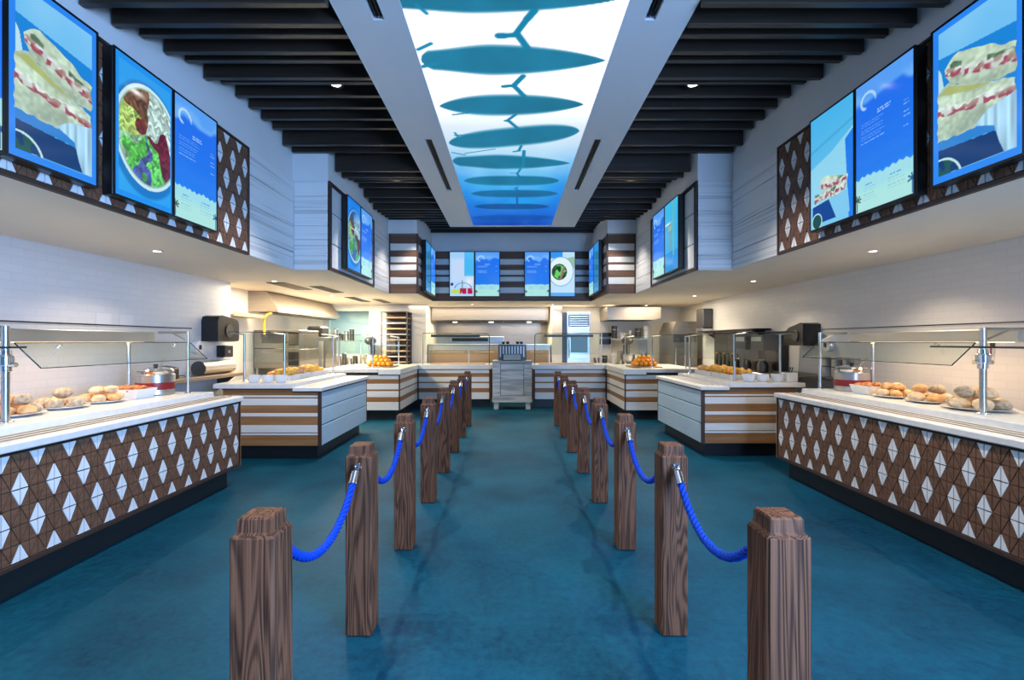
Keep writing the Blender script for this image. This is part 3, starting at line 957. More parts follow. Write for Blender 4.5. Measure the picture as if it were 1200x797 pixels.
def art_smoothie(s, t, seed=9):
    C = np.stack([0.70 + 0 * s, 0.84 + 0 * s, 0.98 + 0 * s], -1)
    C = over(C, ((s > 0.60) & (t > 0.45)) * 0.85, (0.22, 0.70, 0.95))
    C = over(C, sstep(0.80, 0.95, t) * 0.3, (0.45, 0.75, 0.98))
    C = over(C, ((s > 0.10) & (s < 0.56) & (t > 0.34) & (t < 0.84)) * 0.6, (0.80, 0.86, 0.97))
    C = over(C, np.exp(-((s - 0.80) ** 2 / 0.03 + (t - 0.33) ** 2 / 0.012)) * 0.8, (0.95, 0.95, 0.99))
    n = vnoise(s * 14, t * 20, seed)
    C = over(C, ((t < 0.15) & (t > 0.06) & (s > 0.06) & (s < 0.42)) * (0.5 + 0.5 * n), (0.72, 0.86, 0.10))
    C = over(C, ((t < 0.18) & (t > 0.05) & (s > 0.42) & (s < 0.94)) * (n > 0.25), (0.72, 0.06, 0.22))
    C = over(C, ((np.hypot(s - 0.08, (t - 0.27) * 1.7) < 0.06)) * 1.0, (0.12, 0.20, 0.45))
    rr = np.hypot((s - 0.55) / 0.34, (t - 0.18) / 0.12)
    C = over(C, ((np.abs(rr - 1) < 0.07) & (t > 0.18)) * 0.7, (0.25, 0.45, 0.65))
    C = over(C, ((np.abs(s - 0.52) < 0.012) & (t < 0.36) & (t > 0.12)) * 0.8, (0.2, 0.4, 0.4))
    return C


def art_salad(s, t, seed=10):
    C = np.stack([0.74 + 0 * s, 0.88 + 0 * s, 0.97 + 0 * s], -1)
    C = over(C, ((t > 0.86) & (s < 0.5)) * 0.9, (0.12, 0.55, 0.95))
    C = over(C, poly_mask(s, t, [(0.5, 0.84), (1, 0.9), (1, 0.62), (0.8, 0.72)]) * 0.8, (0.55, 0.70, 0.55))
    C = over(C, ((t < 0.08)) * 0.8, (0.25, 0.60, 0.95))
    r = np.hypot((s - 0.42) / 0.52, (t - 0.56) / 0.33)
    C = over(C, r < 1, (0.88, 0.95, 0.98))
    C = over(C, (np.abs(r - 1) < 0.04) * 0.6, (0.45, 0.65, 0.80))
    r2 = np.hypot((s - 0.36) / 0.32, (t - 0.55) / 0.185)
    n = vnoise(s * 13, t * 22, seed)
    C = over(C, (r2 < 1) * 1.0, np.array([0.10, 0.30, 0.14]) * (0.6 + 0.8 * n)[..., None])
    C = over(C, (r2 < 0.85) * (vnoise(s * 8, t * 14, seed + 1) > 0.5), (0.42, 0.80, 0.40))
    C = over(C, (r2 < 0.95) * (np.abs(s - 0.50 - 0.6 * (t - 0.55)) < 0.05), (0.60, 0.45, 0.42))
    return C


def art_drinks(s, t, seed=12):
    C = np.stack([0.16 + 0.10 * t, 0.66 + 0.08 * t, 0.93 + 0 * t], -1)
    C = over(C, (t < 0.28) * (0.4 + 0.5 * vnoise(s * 6, t * 16, seed)), (0.10, 0.50, 0.80))
    C = over(C, ((s > 0.60) & (s < 0.72) & (t > 0.22)) * 0.8, (0.45, 0.72, 0.62))
    C = over(C, ((s > 0.32) & (s < 0.50) & (t > 0.28) & (t < 0.70)) * 0.9, (0.45, 0.62, 0.66))
    C = over(C, ((s > 0.28) & (s < 0.54) & (t > 0.58) & (t < 0.66)) * 0.8, (0.65, 0.72, 0.60))
    C = over(C, np.exp(-(((s - 0.22) / 0.25) ** 2 + ((t - 0.70) / 0.014) ** 2)), (1, 1, 0.95))  # bright streak: reflected lamp painted over the picture
    return C


def art_green(s, t, seed=14):
    C = np.stack([0.10 + 0 * s, 0.42 + 0.1 * t, 0.80 + 0 * s], -1)
    C = over(C, ((s > 0.30) & (s < 0.85) & (t > 0.15) & (t < 0.8)) * (0.3 + 0.6 * vnoise(s * 6, t * 12, seed)), (0.16, 0.46, 0.42))
    C = over(C, (t < 0.2) * 0.5, (0.45, 0.75, 0.85))
    return C


def art_pair_bowl(s, t):
    C = art_bowl(s, t, 21, hot=False)
    C = over(C, np.exp(-((s - 0.5) ** 2 / 0.2 + (t - 0.85) ** 2 / 0.02)) * 0.6, (0.10, 0.50, 0.92))
    C = over(C, np.exp(-(((s - 0.45) / 0.30) ** 2 + ((t - 0.59) / 0.012) ** 2)), (1, 1, 0.92))  # painted glint of a lamp mirrored in the screen
    return C * np.array([0.80, 0.88, 0.98])


def menu_screen(label, art, w, h, face, pos, res):
    """pos = centre of the screen front; face: 'L' hangs on the left wall (faces +X), 'R' faces -X, 'B' faces the camera"""
    rz = {'L': math.pi / 2, 'R': -math.pi / 2, 'B': 0}[face]
    t = thing('menu_screen', label, 'menu screen', (pos[0], pos[1], pos[2] - h / 2), rz, 'portrait menu screens along the bulkhead')
    hb = MB().box(-w / 2, w / 2, 0.003, SD, 0, h, 0.006)
    hb.box(-w / 2 + 0.08, w / 2 - 0.08, SD, SD + 0.012, 0.2, h - 0.2)
    loc_obj('housing', hb, M['black'], t)
    bz_ = 0.014
    bf = MB()
    bf.box(-w / 2, w / 2, -0.004, 0.002, 0, bz_)
    bf.box(-w / 2, w / 2, -0.004, 0.002, h - bz_, h)
    bf.box(-w / 2, -w / 2 + bz_, -0.004, 0.002, bz_, h - bz_)
    bf.box(w / 2 - bz_, w / 2, -0.004, 0.002, bz_, h - bz_)
    loc_obj('bezel', bf, M['black'], t)
    gw, gh = res
    s, tt = np.meshgrid(np.linspace(0, 1, gw), np.linspace(0, 1, gh))
    C = art(s, tt)
    P3 = np.stack([(s - 0.5) * (w - 2 * bz_), np.full_like(s, 0.0), bz_ + tt * (h - 2 * bz_)], -1)
    put('display', print_mesh('display', P3, C, M['screen']), t)
    return t


zs = 2.955
XS1, XS2, XS3 = XF1 - 0.09, XF2 - 0.09, XF3 - 0.09
HI, MID, LOW = (150, 260), (60, 110), (44, 80)
m = menu_screen
for yc, art, lab in ((2.212, lambda s, t: art_menu(s, t, 31), 'blue menu list cut by the frame edge before the sandwich screen of the left bulkhead'),
                     (2.774, lambda s, t: art_sandwich(s, t), 'screen with two stacked sandwich halves next to the chopped salad bowl screen'),
                     (3.452, lambda s, t: art_bowl(s, t, 5), 'screen showing a round bowl of chopped salad in coloured sections'),
                     (4.014, lambda s, t: art_menu(s, t, 33), 'blue menu list screen beside the chopped salad bowl screen')):
    m(lab, art, 0.560, SH, 'L', (-XS1, yc, zs), HI)
for yc, art, lab in ((2.774, lambda s, t: art_sandwich(s, t), 'screen with two stacked sandwich halves next to the blue menu list with a glint'),
                     (3.452, lambda s, t: art_menu(s, t, 37), 'blue menu list screen with a curling wave and a bright lamp glint'),
                     (4.014, lambda s, t: art_small_sandwich(s, t), 'pale aqua screen with a small sandwich low on a navy board')):
    m(lab, art, 0.560, SH, 'R', (XS1, yc, zs), HI)
for yc, art, lab in ((6.685, lambda s, t: art_pair_bowl(s, t), 'dim screen with a dark bowl on the framed white panel, left bulkhead'),
                     (7.265, lambda s, t: art_menu(s, t, 41), 'blue menu list on the framed white panel, left bulkhead')):
    m(lab, art, 0.575, SH, 'L', (-XS2, yc, zs), MID)
for yc, art, lab in ((6.685, lambda s, t: art_drinks(s, t), 'aqua screen with tall drinks on the framed white panel, right bulkhead'),
                     (7.265, lambda s, t: art_menu(s, t, 43), 'blue menu list on the framed white panel, right bulkhead')):
    m(lab, art, 0.575, SH, 'R', (XS2, yc, zs), MID)
for yc, art, lab in ((9.545, lambda s, t: art_green(s, t), 'teal and green picture screen on the striped bulkhead, left side of the back corner'),
                     (10.13, lambda s, t: art_menu(s, t, 47), 'blue menu list on the striped bulkhead, left side of the back corner')):
    m(lab, art, 0.58, SH, 'L', (-XS3, yc, zs), LOW)
for yc, art, lab in ((9.545, lambda s, t: art_green(s, t, 16), 'teal and green picture screen on the striped bulkhead, right side of the back corner'),
                     (10.13, lambda s, t: art_menu(s, t, 49), 'blue menu list on the striped bulkhead, right side of the back corner')):
    m(lab, art, 0.58, SH, 'R', (XS3, yc, zs), LOW)
for xc, art, lab in ((-1.093, lambda s, t: art_smoothie(s, t), 'pale screen with red and yellow fruit on the striped back bulkhead'),
                     (-0.540, lambda s, t: art_menu(s, t, 51), 'blue menu list beside the fruit screen on the back bulkhead'),
                     (0.540, lambda s, t: art_menu(s, t, 53), 'blue menu list beside the salad plate screen on the back bulkhead'),
                     (1.100, lambda s, t: art_salad(s, t), 'screen with a green salad on a white plate on the back bulkhead')):
    m(lab, art, 0.548, 0.985, 'B', (xc, YB - 0.09, 2.962), MID)


# ------------------------------------------------------------------ downlights
def downlight(label, x, y, z, lens_r, power, col, spot, group, deep=0.03, blend=0.6):
    t = thing('downlight', label, 'downlight', (x, y, z), 0, group)
    loc_obj('trim_ring', MB().lathe([(lens_r * 1.0, 0.0), (lens_r * 1.45, -0.006), (lens_r * 1.5, 0.0), (lens_r * 1.5, 0.012)], seg=20, caps=False), M['box_white' if deep < 0.05 else 'black_trim'], t)
    loc_obj('lens', MB().lathe([(lens_r, 0.002), (lens_r * 0.7, -0.004), (0.004, -0.006)], seg=20), M['lamp'], t)
    d = bpy.data.lights.new('downlight_lamp', 'SPOT')
    d.energy = power
    d.color = col
    d.spot_size = math.radians(spot)
    d.spot_blend = blend
    d.shadow_soft_size = 0.03
    o = bpy.data.objects.new('downlight_lamp', d)
    COL.objects.link(o)
    o.parent = t
    o.location = (0, 0, -0.03)
    return t


ORD = ['first', 'second', 'third', 'fourth', 'fifth', 'sixth']
WARM = (1.0, 0.80, 0.56)
NEUT = (1.0, 0.92, 0.82)
for side, x in (('left', -3.5), ('right', 3.53)):
    for i, y in enumerate((2.45, 4.75, 7.1, 9.38, 11.9)):  # lamps beyond the frame are assumed, continuing each row
        xx = x if i < 4 else (-3.3 if side == 'left' else 3.3)
        downlight(f'warm round downlight in the {side} soffit, ' + (f'{ORD[i - 1]} seen from the camera' if i else 'beyond the frame near the camera'), xx, y, Z_SOF, 0.035, 38, WARM, 130, 'soffit downlights')
for i, x in enumerate((-0.95, 0.98)):
    downlight('warm downlight over the pass-through cooking line, ' + ('left' if x < 0 else 'right') + ' of the register', x, 11.6, Z_SOF, 0.03, 25, WARM, 130, 'soffit downlights')
for side, x in (('left', -1.68), ('right', 1.70)):
    for i, (y, z) in enumerate(((0.15, 3.83), (2.35, 3.83), (4.58, 3.93), (6.87, 3.84), (8.50, 3.75))):  # spots outside the frame are assumed from the row spacing
        t = downlight(f'spot between the {side} ceiling beams, ' + (f'{ORD[i - 2]} seen from the camera' if i > 1 else ('above the camera' if i == 0 else 'just above the frame')), x, y, z, 0.045, 235 if i < 4 else 110, NEUT, 92, 'ceiling spots between the beams', 0.1)
        loc_obj('can', MB().lathe([(0.068, 0.005), (0.07, 0.25), (0.02, 0.26), (0.01, Z_TOP - z)], seg=16), M['black'], t)


# ------------------------------------------------------------------ posts and ropes
def make_post(label):
    t = thing('barrier_post', label, 'post', (0, 0, 0), 0, 'wooden rope barrier posts')
    w = 0.067
    b = MB().box(-w, w, -w, w, 0, 0.917, 0.008)
    loc_obj('shaft', b, M['post_wood'], t)
    c = MB()
    q, r = 0.056, 0.050
    prof = [(0.917, 0.058), (0.924, 0.052), (0.962, 0.050), (0.968, 0.046), (0.969, 0.02)]
    vs, fs = [], []
    for z, h in prof:
        vs += [(-h, -h, z), (h, -h, z), (h, h, z), (-h, h, z)]
    for i in range(len(prof) - 1):
        for k in range(4):
            fs.append((i * 4 + k, i * 4 + (k + 1) % 4, (i + 1) * 4 + (k + 1) % 4, (i + 1) * 4 + k))
    fs += [(3, 2, 1, 0), tuple(len(vs) - 4 + k for k in range(4))]
    c.add(vs, fs)
    loc_obj('cap', c, M['post_wood'], t)
    for sy in (-1, 1):
        e = MB()
        e.tube([(0, sy * 0.0675, 0.865), (0, sy * 0.0735, 0.865)], 0.020, 12)
        e.tube([(0, sy * 0.072, 0.865), (0, sy * 0.090, 0.865)], 0.006, 8)
        e.tube([(0.0, sy * (0.102 - 0.014 * math.cos(a)), 0.865 + 0.014 * math.sin(a)) for a in np.linspace(0, 2 * math.pi, 14)[:-1]], 0.0045, 6, closed=True)
        loc_obj('eye_bolt', e, M['chrome'], t)
    return t


POST_X = 0.797
PITCH = 1.013
post0 = None
first_posts = []
PY = [1.44 + 0.0665 + PITCH * k for k in range(8)]
for side, sx in (('left', -1), ('right', 1)):
    for k in range(8):
        lab = f'dark brown wooden post of the {side} rope barrier, {["front", "second", "third", "fourth", "fifth", "sixth", "seventh", "last"][k]} from the camera'
        if post0 is None:
            post0 = make_post(lab)
            post0.location = (sx * POST_X, PY[k], 0)
            pst = post0
        else:
            pst = dup(post0, (sx * POST_X + (0.012 if sx > 0 else 0), PY[k], 0), 0, lab)
        first_posts.append((k, pst))


for k, pst in first_posts:      # the front posts have no eye towards the camera
    if k == 0:
        bpy.data.objects.remove(min((c for c in pst.children if 'eye' in c.name), key=lambda c: sum(v.co.y for v in c.data.vertices)))


def make_rope(label):
    """from the front eye of the far post (local y = 0) to the back eye of the near post (local y = -L)"""
    L = PITCH - 2 * 0.105
    t = thing('barrier_rope', label, 'rope', (0, 0, 0), 0, 'blue ropes between the posts')
    n = 112
    zt, sag = 0.838, 0.215
    pts = []
    for i in range(n + 1):
        u = i / n
        pts.append(Vector((0, -0.012 - u * (L - 0.024), zt - sag * (1 - (2 * u - 1) ** 2) * (1 - 0.10 * (1 - (2 * u - 1) ** 2)))))
    b = MB()
    for s in range(3):
        q = []
        for i, p in enumerate(pts):
            tv = (pts[min(i + 1, n)] - pts[max(i - 1, 0)]).normalized()
            nx = Vector((1, 0, 0))
            w = tv.cross(nx)
            a = i * 0.60 + s * 2 * math.pi / 3
            q.append(p + (nx * math.cos(a) + w * math.sin(a)) * 0.0100)
        b.tube(q, 0.0086, 6)
    loc_obj('cord', b, M['rope'], t)
    for e, sg in ((0, 1), (n, -1)):
        p = pts[e]
        d = (pts[e + sg * 4] - p).normalized()
        h = MB()
        h.tube([p - d * 0.012, p + d * 0.050], 0.0205, 12)
        h.tube([p + d * 0.046, p + d * 0.054], 0.0225, 12)
        up_ = Vector((0, p.y + (0.012 if e == 0 else -0.012), 0.865))
        h.tube([p - d * 0.012, p * 0.4 + up_ * 0.6, up_ + Vector((0, 0, 0.012))], 0.007, 8)
        loc_obj('snap_hook', h, M['chrome'], t)
    return t


rope0 = None
for side, sx in (('left', -1), ('right', 1)):
    for k in range(1, 8):
        lab = f'blue twisted rope of the {side} barrier, {["", "first", "second", "third", "fourth", "fifth", "sixth", "last"][k]} span from the camera'
        loc = (sx * POST_X + (0.012 if sx > 0 else 0), PY[k] - 0.105, 0)
        if rope0 is None:
            rope0 = make_rope(lab)
            rope0.location = loc
        else:
            dup(rope0, loc, None, lab)

# ------------------------------------------------------------------ side counters with diamond tile fronts
def side_counter(side, sx, xe, yE, dx):
    t = thing('serving_counter', f'long stone-topped counter with a brown and white diamond tile front, {side} side', 'counter', (sx * (xe + 0.4), 3.2, 0))
    yN = yE - 0.02 - 36 * TW
    xp = xe + 0.02
    obj('body', MB().box(sx * (xp + 0.012), sx * (xe + 0.95), yN, yE - 0.01, 0.19, 0.858), M['tile_bed'], t)
    tile_wall(t, sx * (xp + 0.0115), -sx, yN, yE - 0.032, 0.222, 0.222 + 0.63, 1)
    obj('frame', MB().box(sx * xp, sx * (xp + 0.012), yN, yE - 0.01, 0.19, 0.218, 0.002), M['frame_brown'], t)
    obj('frame', MB().box(sx * xp, sx * (xp + 0.012), yE - 0.03, yE - 0.01, 0.219, 0.854, 0.002), M['black_trim'], t)
    obj('edge_trim', MB().box(sx * (xp - 0.004), sx * (xp + 0.02), yN, yE - 0.004, 0.8585, 0.8705, 0.001), M['black_trim'], t)
    obj('end_panel', MB().box(sx * (xp + 0.002), sx * (xe + 0.95), yE - 0.0095, yE + 0.004, 0.19, 0.858), M['brown_plank'], t)
    obj('toe_kick', MB().box(sx * (xp + 0.09), sx * (xe + 0.9), yN, yE - 0.10, 0, 0.1895), M['toe'], t)
    obj('tray_ledge', MB().box(sx * (xe - 0.005), sx * (xe + 0.32), yN, yE + 0.01, 0.871, 0.92, 0.006), M['stone'], t)
    for q in range(3):
        x = xe + 0.10 + 0.07 * q
        obj('tray_rail', MB().box(sx * x, sx * (x + 0.014), yN, yE - 0.02, 0.9205, 0.926, 0.002), M['rail'], t)
    obj('countertop', MB().box(sx * (xe + 0.322), sx * (xe + 0.97), yN, yE + 0.03, 0.905, 0.965, 0.006), M['stone'], t)
    obj('riser', MB().box(sx * (xe + 0.33), sx * (xe + 0.94), yN, yE - 0.01, 0.8585, 0.9045), M['frame_brown'], t)
    return t


side_counter('left', -1, 2.85, 5.10, 0)
side_counter('right', 1, 2.95, 5.46, 0)

# ------------------------------------------------------------------ island and back counters with striped fronts
ISLAND = [(0.180, 0.306, 0), (0.306, 0.312, 2), (0.312, 0.338, 1), (0.338, 0.346, 2), (0.346, 0.443, 1), (0.443, 0.549, 0), (0.549, 0.595, 1), (0.595, 0.690, 0), (0.690, 0.778, 1), (0.778, 0.792, 2), (0.792, 0.818, 1), (0.818, 0.900, 0)]
ISLAND_MAT = {0: 'brown_plank', 1: 'white_plank', 2: 'brown_plank'}
BACK = [(0.185, 0.345, 1), (0.345, 0.435, 0), (0.435, 0.552, 1), (0.552, 0.580, 0), (0.580, 0.694, 1), (0.694, 0.775, 0), (0.775, 0.855, 1)]


def island(side, sx, xe, y0, y1, xout):
    t = thing('island_counter', f'striped island counter with white panelled flank, {side} side', 'counter', (sx * (xe + xout) / 2, (y0 + y1) / 2, 0))
    obj('body', MB().box(sx * (xe + 0.016), sx * xout, y0 + 0.016, y1 - 0.01, 0.172, 0.858).box(sx * (xe + 0.36), sx * xout, y0 + 0.016, y1 - 0.01, 0.8585, 0.9035), M['frame_brown'], t)
    for a, c, k in ISLAND:
        xi = xe + 0.042 if c <= 0.86 else xe + 0.365
        if k == 0 and c > 0.86:
            plank(t, M['brown_plank'], sx * (xe + 0.042), sx * (xout - 0.002), y0, y0 + 0.015, a + 0.002, 0.856)
            plank(t, M['brown_plank'], sx * (xe + 0.365), sx * (xout - 0.002), y0, y0 + 0.015, 0.858, 0.902)
        else:
            plank(t, M[ISLAND_MAT[k]], sx * xi, sx * (xout - 0.002), y0 + (0.003 if k == 2 else 0), y0 + 0.015, a + 0.001, c - 0.001)
    obj('corner_post', MB().box(sx * xe, sx * (xe + 0.040), y0 - 0.002, y0 + 0.03, 0.172, 0.858, 0.002), M['frame_brown'], t)
    obj('corner_post', MB().box(sx * xe, sx * (xe + 0.015), y1 - 0.04, y1 - 0.01, 0.172, 0.858, 0.002), M['frame_brown'], t)
    zc = [0.172, 0.435, 0.652, 0.858]
    for a, c in zip(zc, zc[1:]):
        plank(t, M['pale_blue_board'], sx * xe, sx * (xe + 0.015), y0 + 0.032, y1 - 0.042, a + 0.009, c - 0.009, 'panel')
    for z in zc[1:-1]:
        obj('joint_strip', MB().box(sx * (xe + 0.006), sx * (xe + 0.0158), y0 + 0.032, y1 - 0.042, z - 0.0085, z + 0.0085), M['teal_joint'], t)
    obj('edge_trim', MB().box(sx * (xe - 0.004), sx * (xe + 0.36), y0 - 0.006, y1, 0.8585, 0.8695, 0.001), M['black_trim'], t)
    obj('toe_kick', MB().box(sx * (xe + 0.10), sx * (xout - 0.1), y0 + 0.14, y1 - 0.1, 0, 0.1715), M['toe'], t)
    obj('tray_ledge', MB().box(sx * (xe - 0.02), sx * (xe + 0.35), y0 - 0.03, y1 + 0.02, 0.870, 0.92, 0.006), M['stone'], t)
    for q in range(3):
        x = xe + 0.12 + 0.07 * q
        obj('tray_rail', MB().box(sx * x, sx * (x + 0.012), y0 + 0.10, y1 - 0.02, 0.9205, 0.925, 0.002), M['rail'], t)
    obj('countertop', MB().box(sx * (xe + 0.352), sx * (xout + 0.10), y0 - 0.04, y1 + 0.02, 0.905, 0.965, 0.006), M['stone'], t)
    obj('top_trim', MB().box(sx * (xe + 0.353), sx * (xout + 0.0), y0 - 0.012, y0 - 0.002, 0.890, 0.9045), M['frame_brown'], t)
    return t


island('left', -1, 2.42, 6.10, 8.05, 3.66)
island('right', 1, 2.44, 6.25, 8.15, 3.66)

XM = 2.14
for side, sx in (('left', -1), ('right', 1)):
    t = thing('corner_counter', f'striped counter wrapping the back corner behind the {side} island', 'counter', (sx * 2.6, 10.0, 0))
    y0, yb = 9.2, 10.97
    obj('body', MB().box(sx * (XM + 0.016), sx * 3.55, y0 + 0.016, 11.15, 0.182, 0.858).box(sx * (XM + 0.40), sx * 3.55, y0 + 0.02, 11.15, 0.8585, 0.9035).box(sx * 0.47, sx * (XM + 0.016), yb + 0.016, 11.75, 0.182, 0.858), M['frame_brown'], t)
    for a, c, wht in BACK:
        mm = M['white_plank' if wht else 'brown_plank']
        plank(t, mm, sx * (XM + 0.022), sx * 3.54, y0, y0 + 0.015, a + 0.002, c - 0.002)
        plank(t, mm, sx * XM, sx * (XM + 0.015), y0 + 0.022, yb - 0.03, a + 0.002, c - 0.002)
        plank(t, mm, sx * 0.52, sx * (XM - 0.022), yb, yb + 0.015, a + 0.002, c - 0.002)
    obj('corner_post', MB().box(sx * (XM - 0.003), sx * (XM + 0.02), y0 - 0.003, y0 + 0.02, 0.182, 0.858, 0.002), M['frame_brown'], t)
    obj('corner_post', MB().box(sx * (XM - 0.02), sx * (XM + 0.015), yb - 0.028, yb + 0.0145, 0.182, 0.858, 0.002), M['frame_brown'], t)
    obj('corner_post', MB().box(sx * 0.475, sx * 0.518, yb - 0.003, yb + 0.0145, 0.182, 0.858, 0.002), M['frame_brown'], t)
    tr = MB().box(sx * (XM - 0.004), sx * (XM + 0.40), y0 - 0.006, y0 + 0.01, 0.8585, 0.8695)
    tr.box(sx * (XM - 0.004), sx * (XM + 0.01), y0 + 0.01, yb - 0.006, 0.8585, 0.8695)
    tr.box(sx * 0.475, sx * (XM + 0.01), yb - 0.006, yb + 0.01, 0.8585, 0.8695)
    obj('edge_trim', tr, M['black_trim'], t)
    obj('toe_kick', MB().box(sx * (XM + 0.10), sx * 3.5, y0 + 0.1, 11.1, 0, 0.1815).box(sx * 0.5, sx * (XM + 0.10), yb + 0.1, 11.6, 0, 0.1815), M['toe'], t)
    top = MB()
    top.prism([(sx * (XM - 0.02), y0 - 0.03), (sx * (XM + 0.40), y0 - 0.03), (sx * (XM + 0.40), 11.18), (sx * (XM + 0.25), 11.18), (sx * (XM + 0.25), 11.78), (sx * 0.47, 11.78), (sx * 0.47, yb - 0.03), (sx * (XM - 0.02), yb - 0.03)], 'z', 0.870, 0.968)
    obj('tray_ledge', top, M['stone'], t)
    obj('countertop', MB().box(sx * (XM + 0.402), sx * 3.62, y0 - 0.04, 11.18, 0.905, 0.975, 0.005), M['stone'], t)
    obj('top_trim', MB().box(sx * (XM + 0.403), sx * 3.54, y0 - 0.012, y0 - 0.002, 0.890, 0.9045), M['frame_brown'], t)
    obj('food_well', MB().box(sx * 0.62, sx * 1.9, 11.2, 11.6, 0.9685, 0.985, 0.004), M['paper'], t)


# ------------------------------------------------------------------ register stand
t = thing('register_stand', 'grey weathered wood cashier stand standing between the two back counters', 'cashier stand', (0, 10.6, 0))
yr = 10.60
obj('body', MB().box(-0.425, 0.425, yr + 0.02, yr + 0.55, 0.16, 1.03), M['grey_wood'], t)
for sx in (-1, 1):
    obj('side_board', MB().box(sx * 0.262, sx * 0.43, yr, yr + 0.019, 0.30, 1.03, 0.003), M['grey_wood'], t)
    obj('leg', MB().box(sx * 0.30, sx * 0.40, yr + 0.02, yr + 0.10, 0, 0.1595, 0.003), M['grey_wood'], t)
    obj('leg', MB().box(sx * 0.30, sx * 0.40, yr + 0.45, yr + 0.53, 0, 0.1595, 0.003), M['grey_wood'], t)
    obj('seam', MB().box(sx * 0.252, sx * 0.2615, yr + 0.004, yr + 0.0195, 0.30, 1.03), M['dark_steel'], t)
for a, c in ((0.30, 0.48), (0.48, 0.66), (0.66, 0.85), (0.85, 1.03)):
    plank(t, M['grey_wood'], -0.251, 0.251, yr + 0.003, yr + 0.019, a + 0.002, c - 0.002)
obj('plinth', MB().box(-0.43, 0.43, yr - 0.002, yr + 0.019, 0.16, 0.296, 0.003), M['grey_wood'], t)
obj('stand_top', MB().box(-0.44, 0.44, yr - 0.02, yr + 0.57, 1.0305, 1.07, 0.004), M['grey_wood'], t)
t = thing('cash_register', 'grey ribbed cash register on the weathered cashier stand', 'cash register', (0, 10.9, 1.07))
obj('case', MB().box(-0.315, 0.315, 10.78, 11.06, 1.071, 1.42, 0.01), M['dark_steel'], t)
for k in range(9):
    x = -0.26 + k * 0.065
    obj('rib', MB().box(x - 0.012, x + 0.012, 10.768, 10.7795, 1.15, 1.39, 0.003), M['steel'], t)
obj('top_tray', MB().box(-0.325, 0.325, 10.77, 11.07, 1.4205, 1.437, 0.004), M['steel'], t)
t = obj('payment_screen', MB().prism([(10.66, 1.071), (10.75, 1.071), (10.765, 1.22), (10.73, 1.22)], 'x', -0.21, 0.21), M['dark_steel'])
tag(t, 'small grey customer screen leaning in front of the cash register', 'payment screen')
obj('display', MB().add([(-0.19, 10.668, 1.09), (0.19, 10.668, 1.09), (0.19, 10.7235, 1.207), (-0.19, 10.7235, 1.207)], [(0, 1, 2, 3)]), M['payment_grey'], t)
for i, x in enumerate((-0.20, -0.10, 0.12, 0.21)):
    tag(obj('cup_stack', MB().lathe([(0.028, 0), (0.042, 0.05), (0.045, 0.055), (0.036, 0.057)], (x, 10.9, 1.4375), 14), M['black']),
        f'black cup on top of the cash register, {ORD[i]} in the row', 'cup', 'black cups on the cash register')


# ------------------------------------------------------------------ sneeze guards
def pane(parent, pts4, thick, name='glass_pane'):
    """quad pane with dark green polished edges"""
    p = [Vector(q) for q in pts4]
    n = (p[1] - p[0]).cross(p[3] - p[0]).normalized() * thick / 2
    b = MB()
    vs = [q - n for q in p] + [q + n for q in p]
    b.add(vs, [(3, 2, 1, 0), (4, 5, 6, 7)], 0)
    b.add(vs, [(i, (i + 1) % 4, (i + 1) % 4 + 4, i + 4) for i in range(4)], 1)
    return obj(name, b, [M['glass'], M['glass_edge']], parent)


def guard_post(parent, x, y, z0, z1, r=0.021, collar=True, armx=0.0):
    b = MB().tube([(x, y, z0 + 0.001), (x, y, z1)], r, 14)
    p = obj('post', b, M['steel'], parent)
    obj('post_foot', MB().lathe([(r * 2.0, 0), (r * 2.0, 0.006), (r * 1.2, 0.014)], (x, y, z0 + 0.0005), 16), M['chrome'], p)
    if collar:
        c = MB().tube([(x, y, 1.30), (x, y, 1.34), (x, y, 1.345), (x, y, 1.40), (x, y, 1.41), (x, y, 1.44)], [r * 1.5, r * 1.5, r * 2.0, r * 2.0, r * 1.5, r * 1.4], 14)
        c.tube([(x - 0.07, y, 1.345), (x + 0.07, y, 1.345)], 0.016, 10)
        obj('clamp_collar', c, M['chrome'], p)
    if armx:
        a = MB().tube([(x, y, z1 - 0.01), (x + armx, y, z1 - 0.01)], 0.011, 8)
        a.tube([(x, y, z1 - 0.10), (x + armx * 0.5, y, z1 - 0.02)], 0.009, 8)
        obj('arm', a, M['steel'], p)
    return p


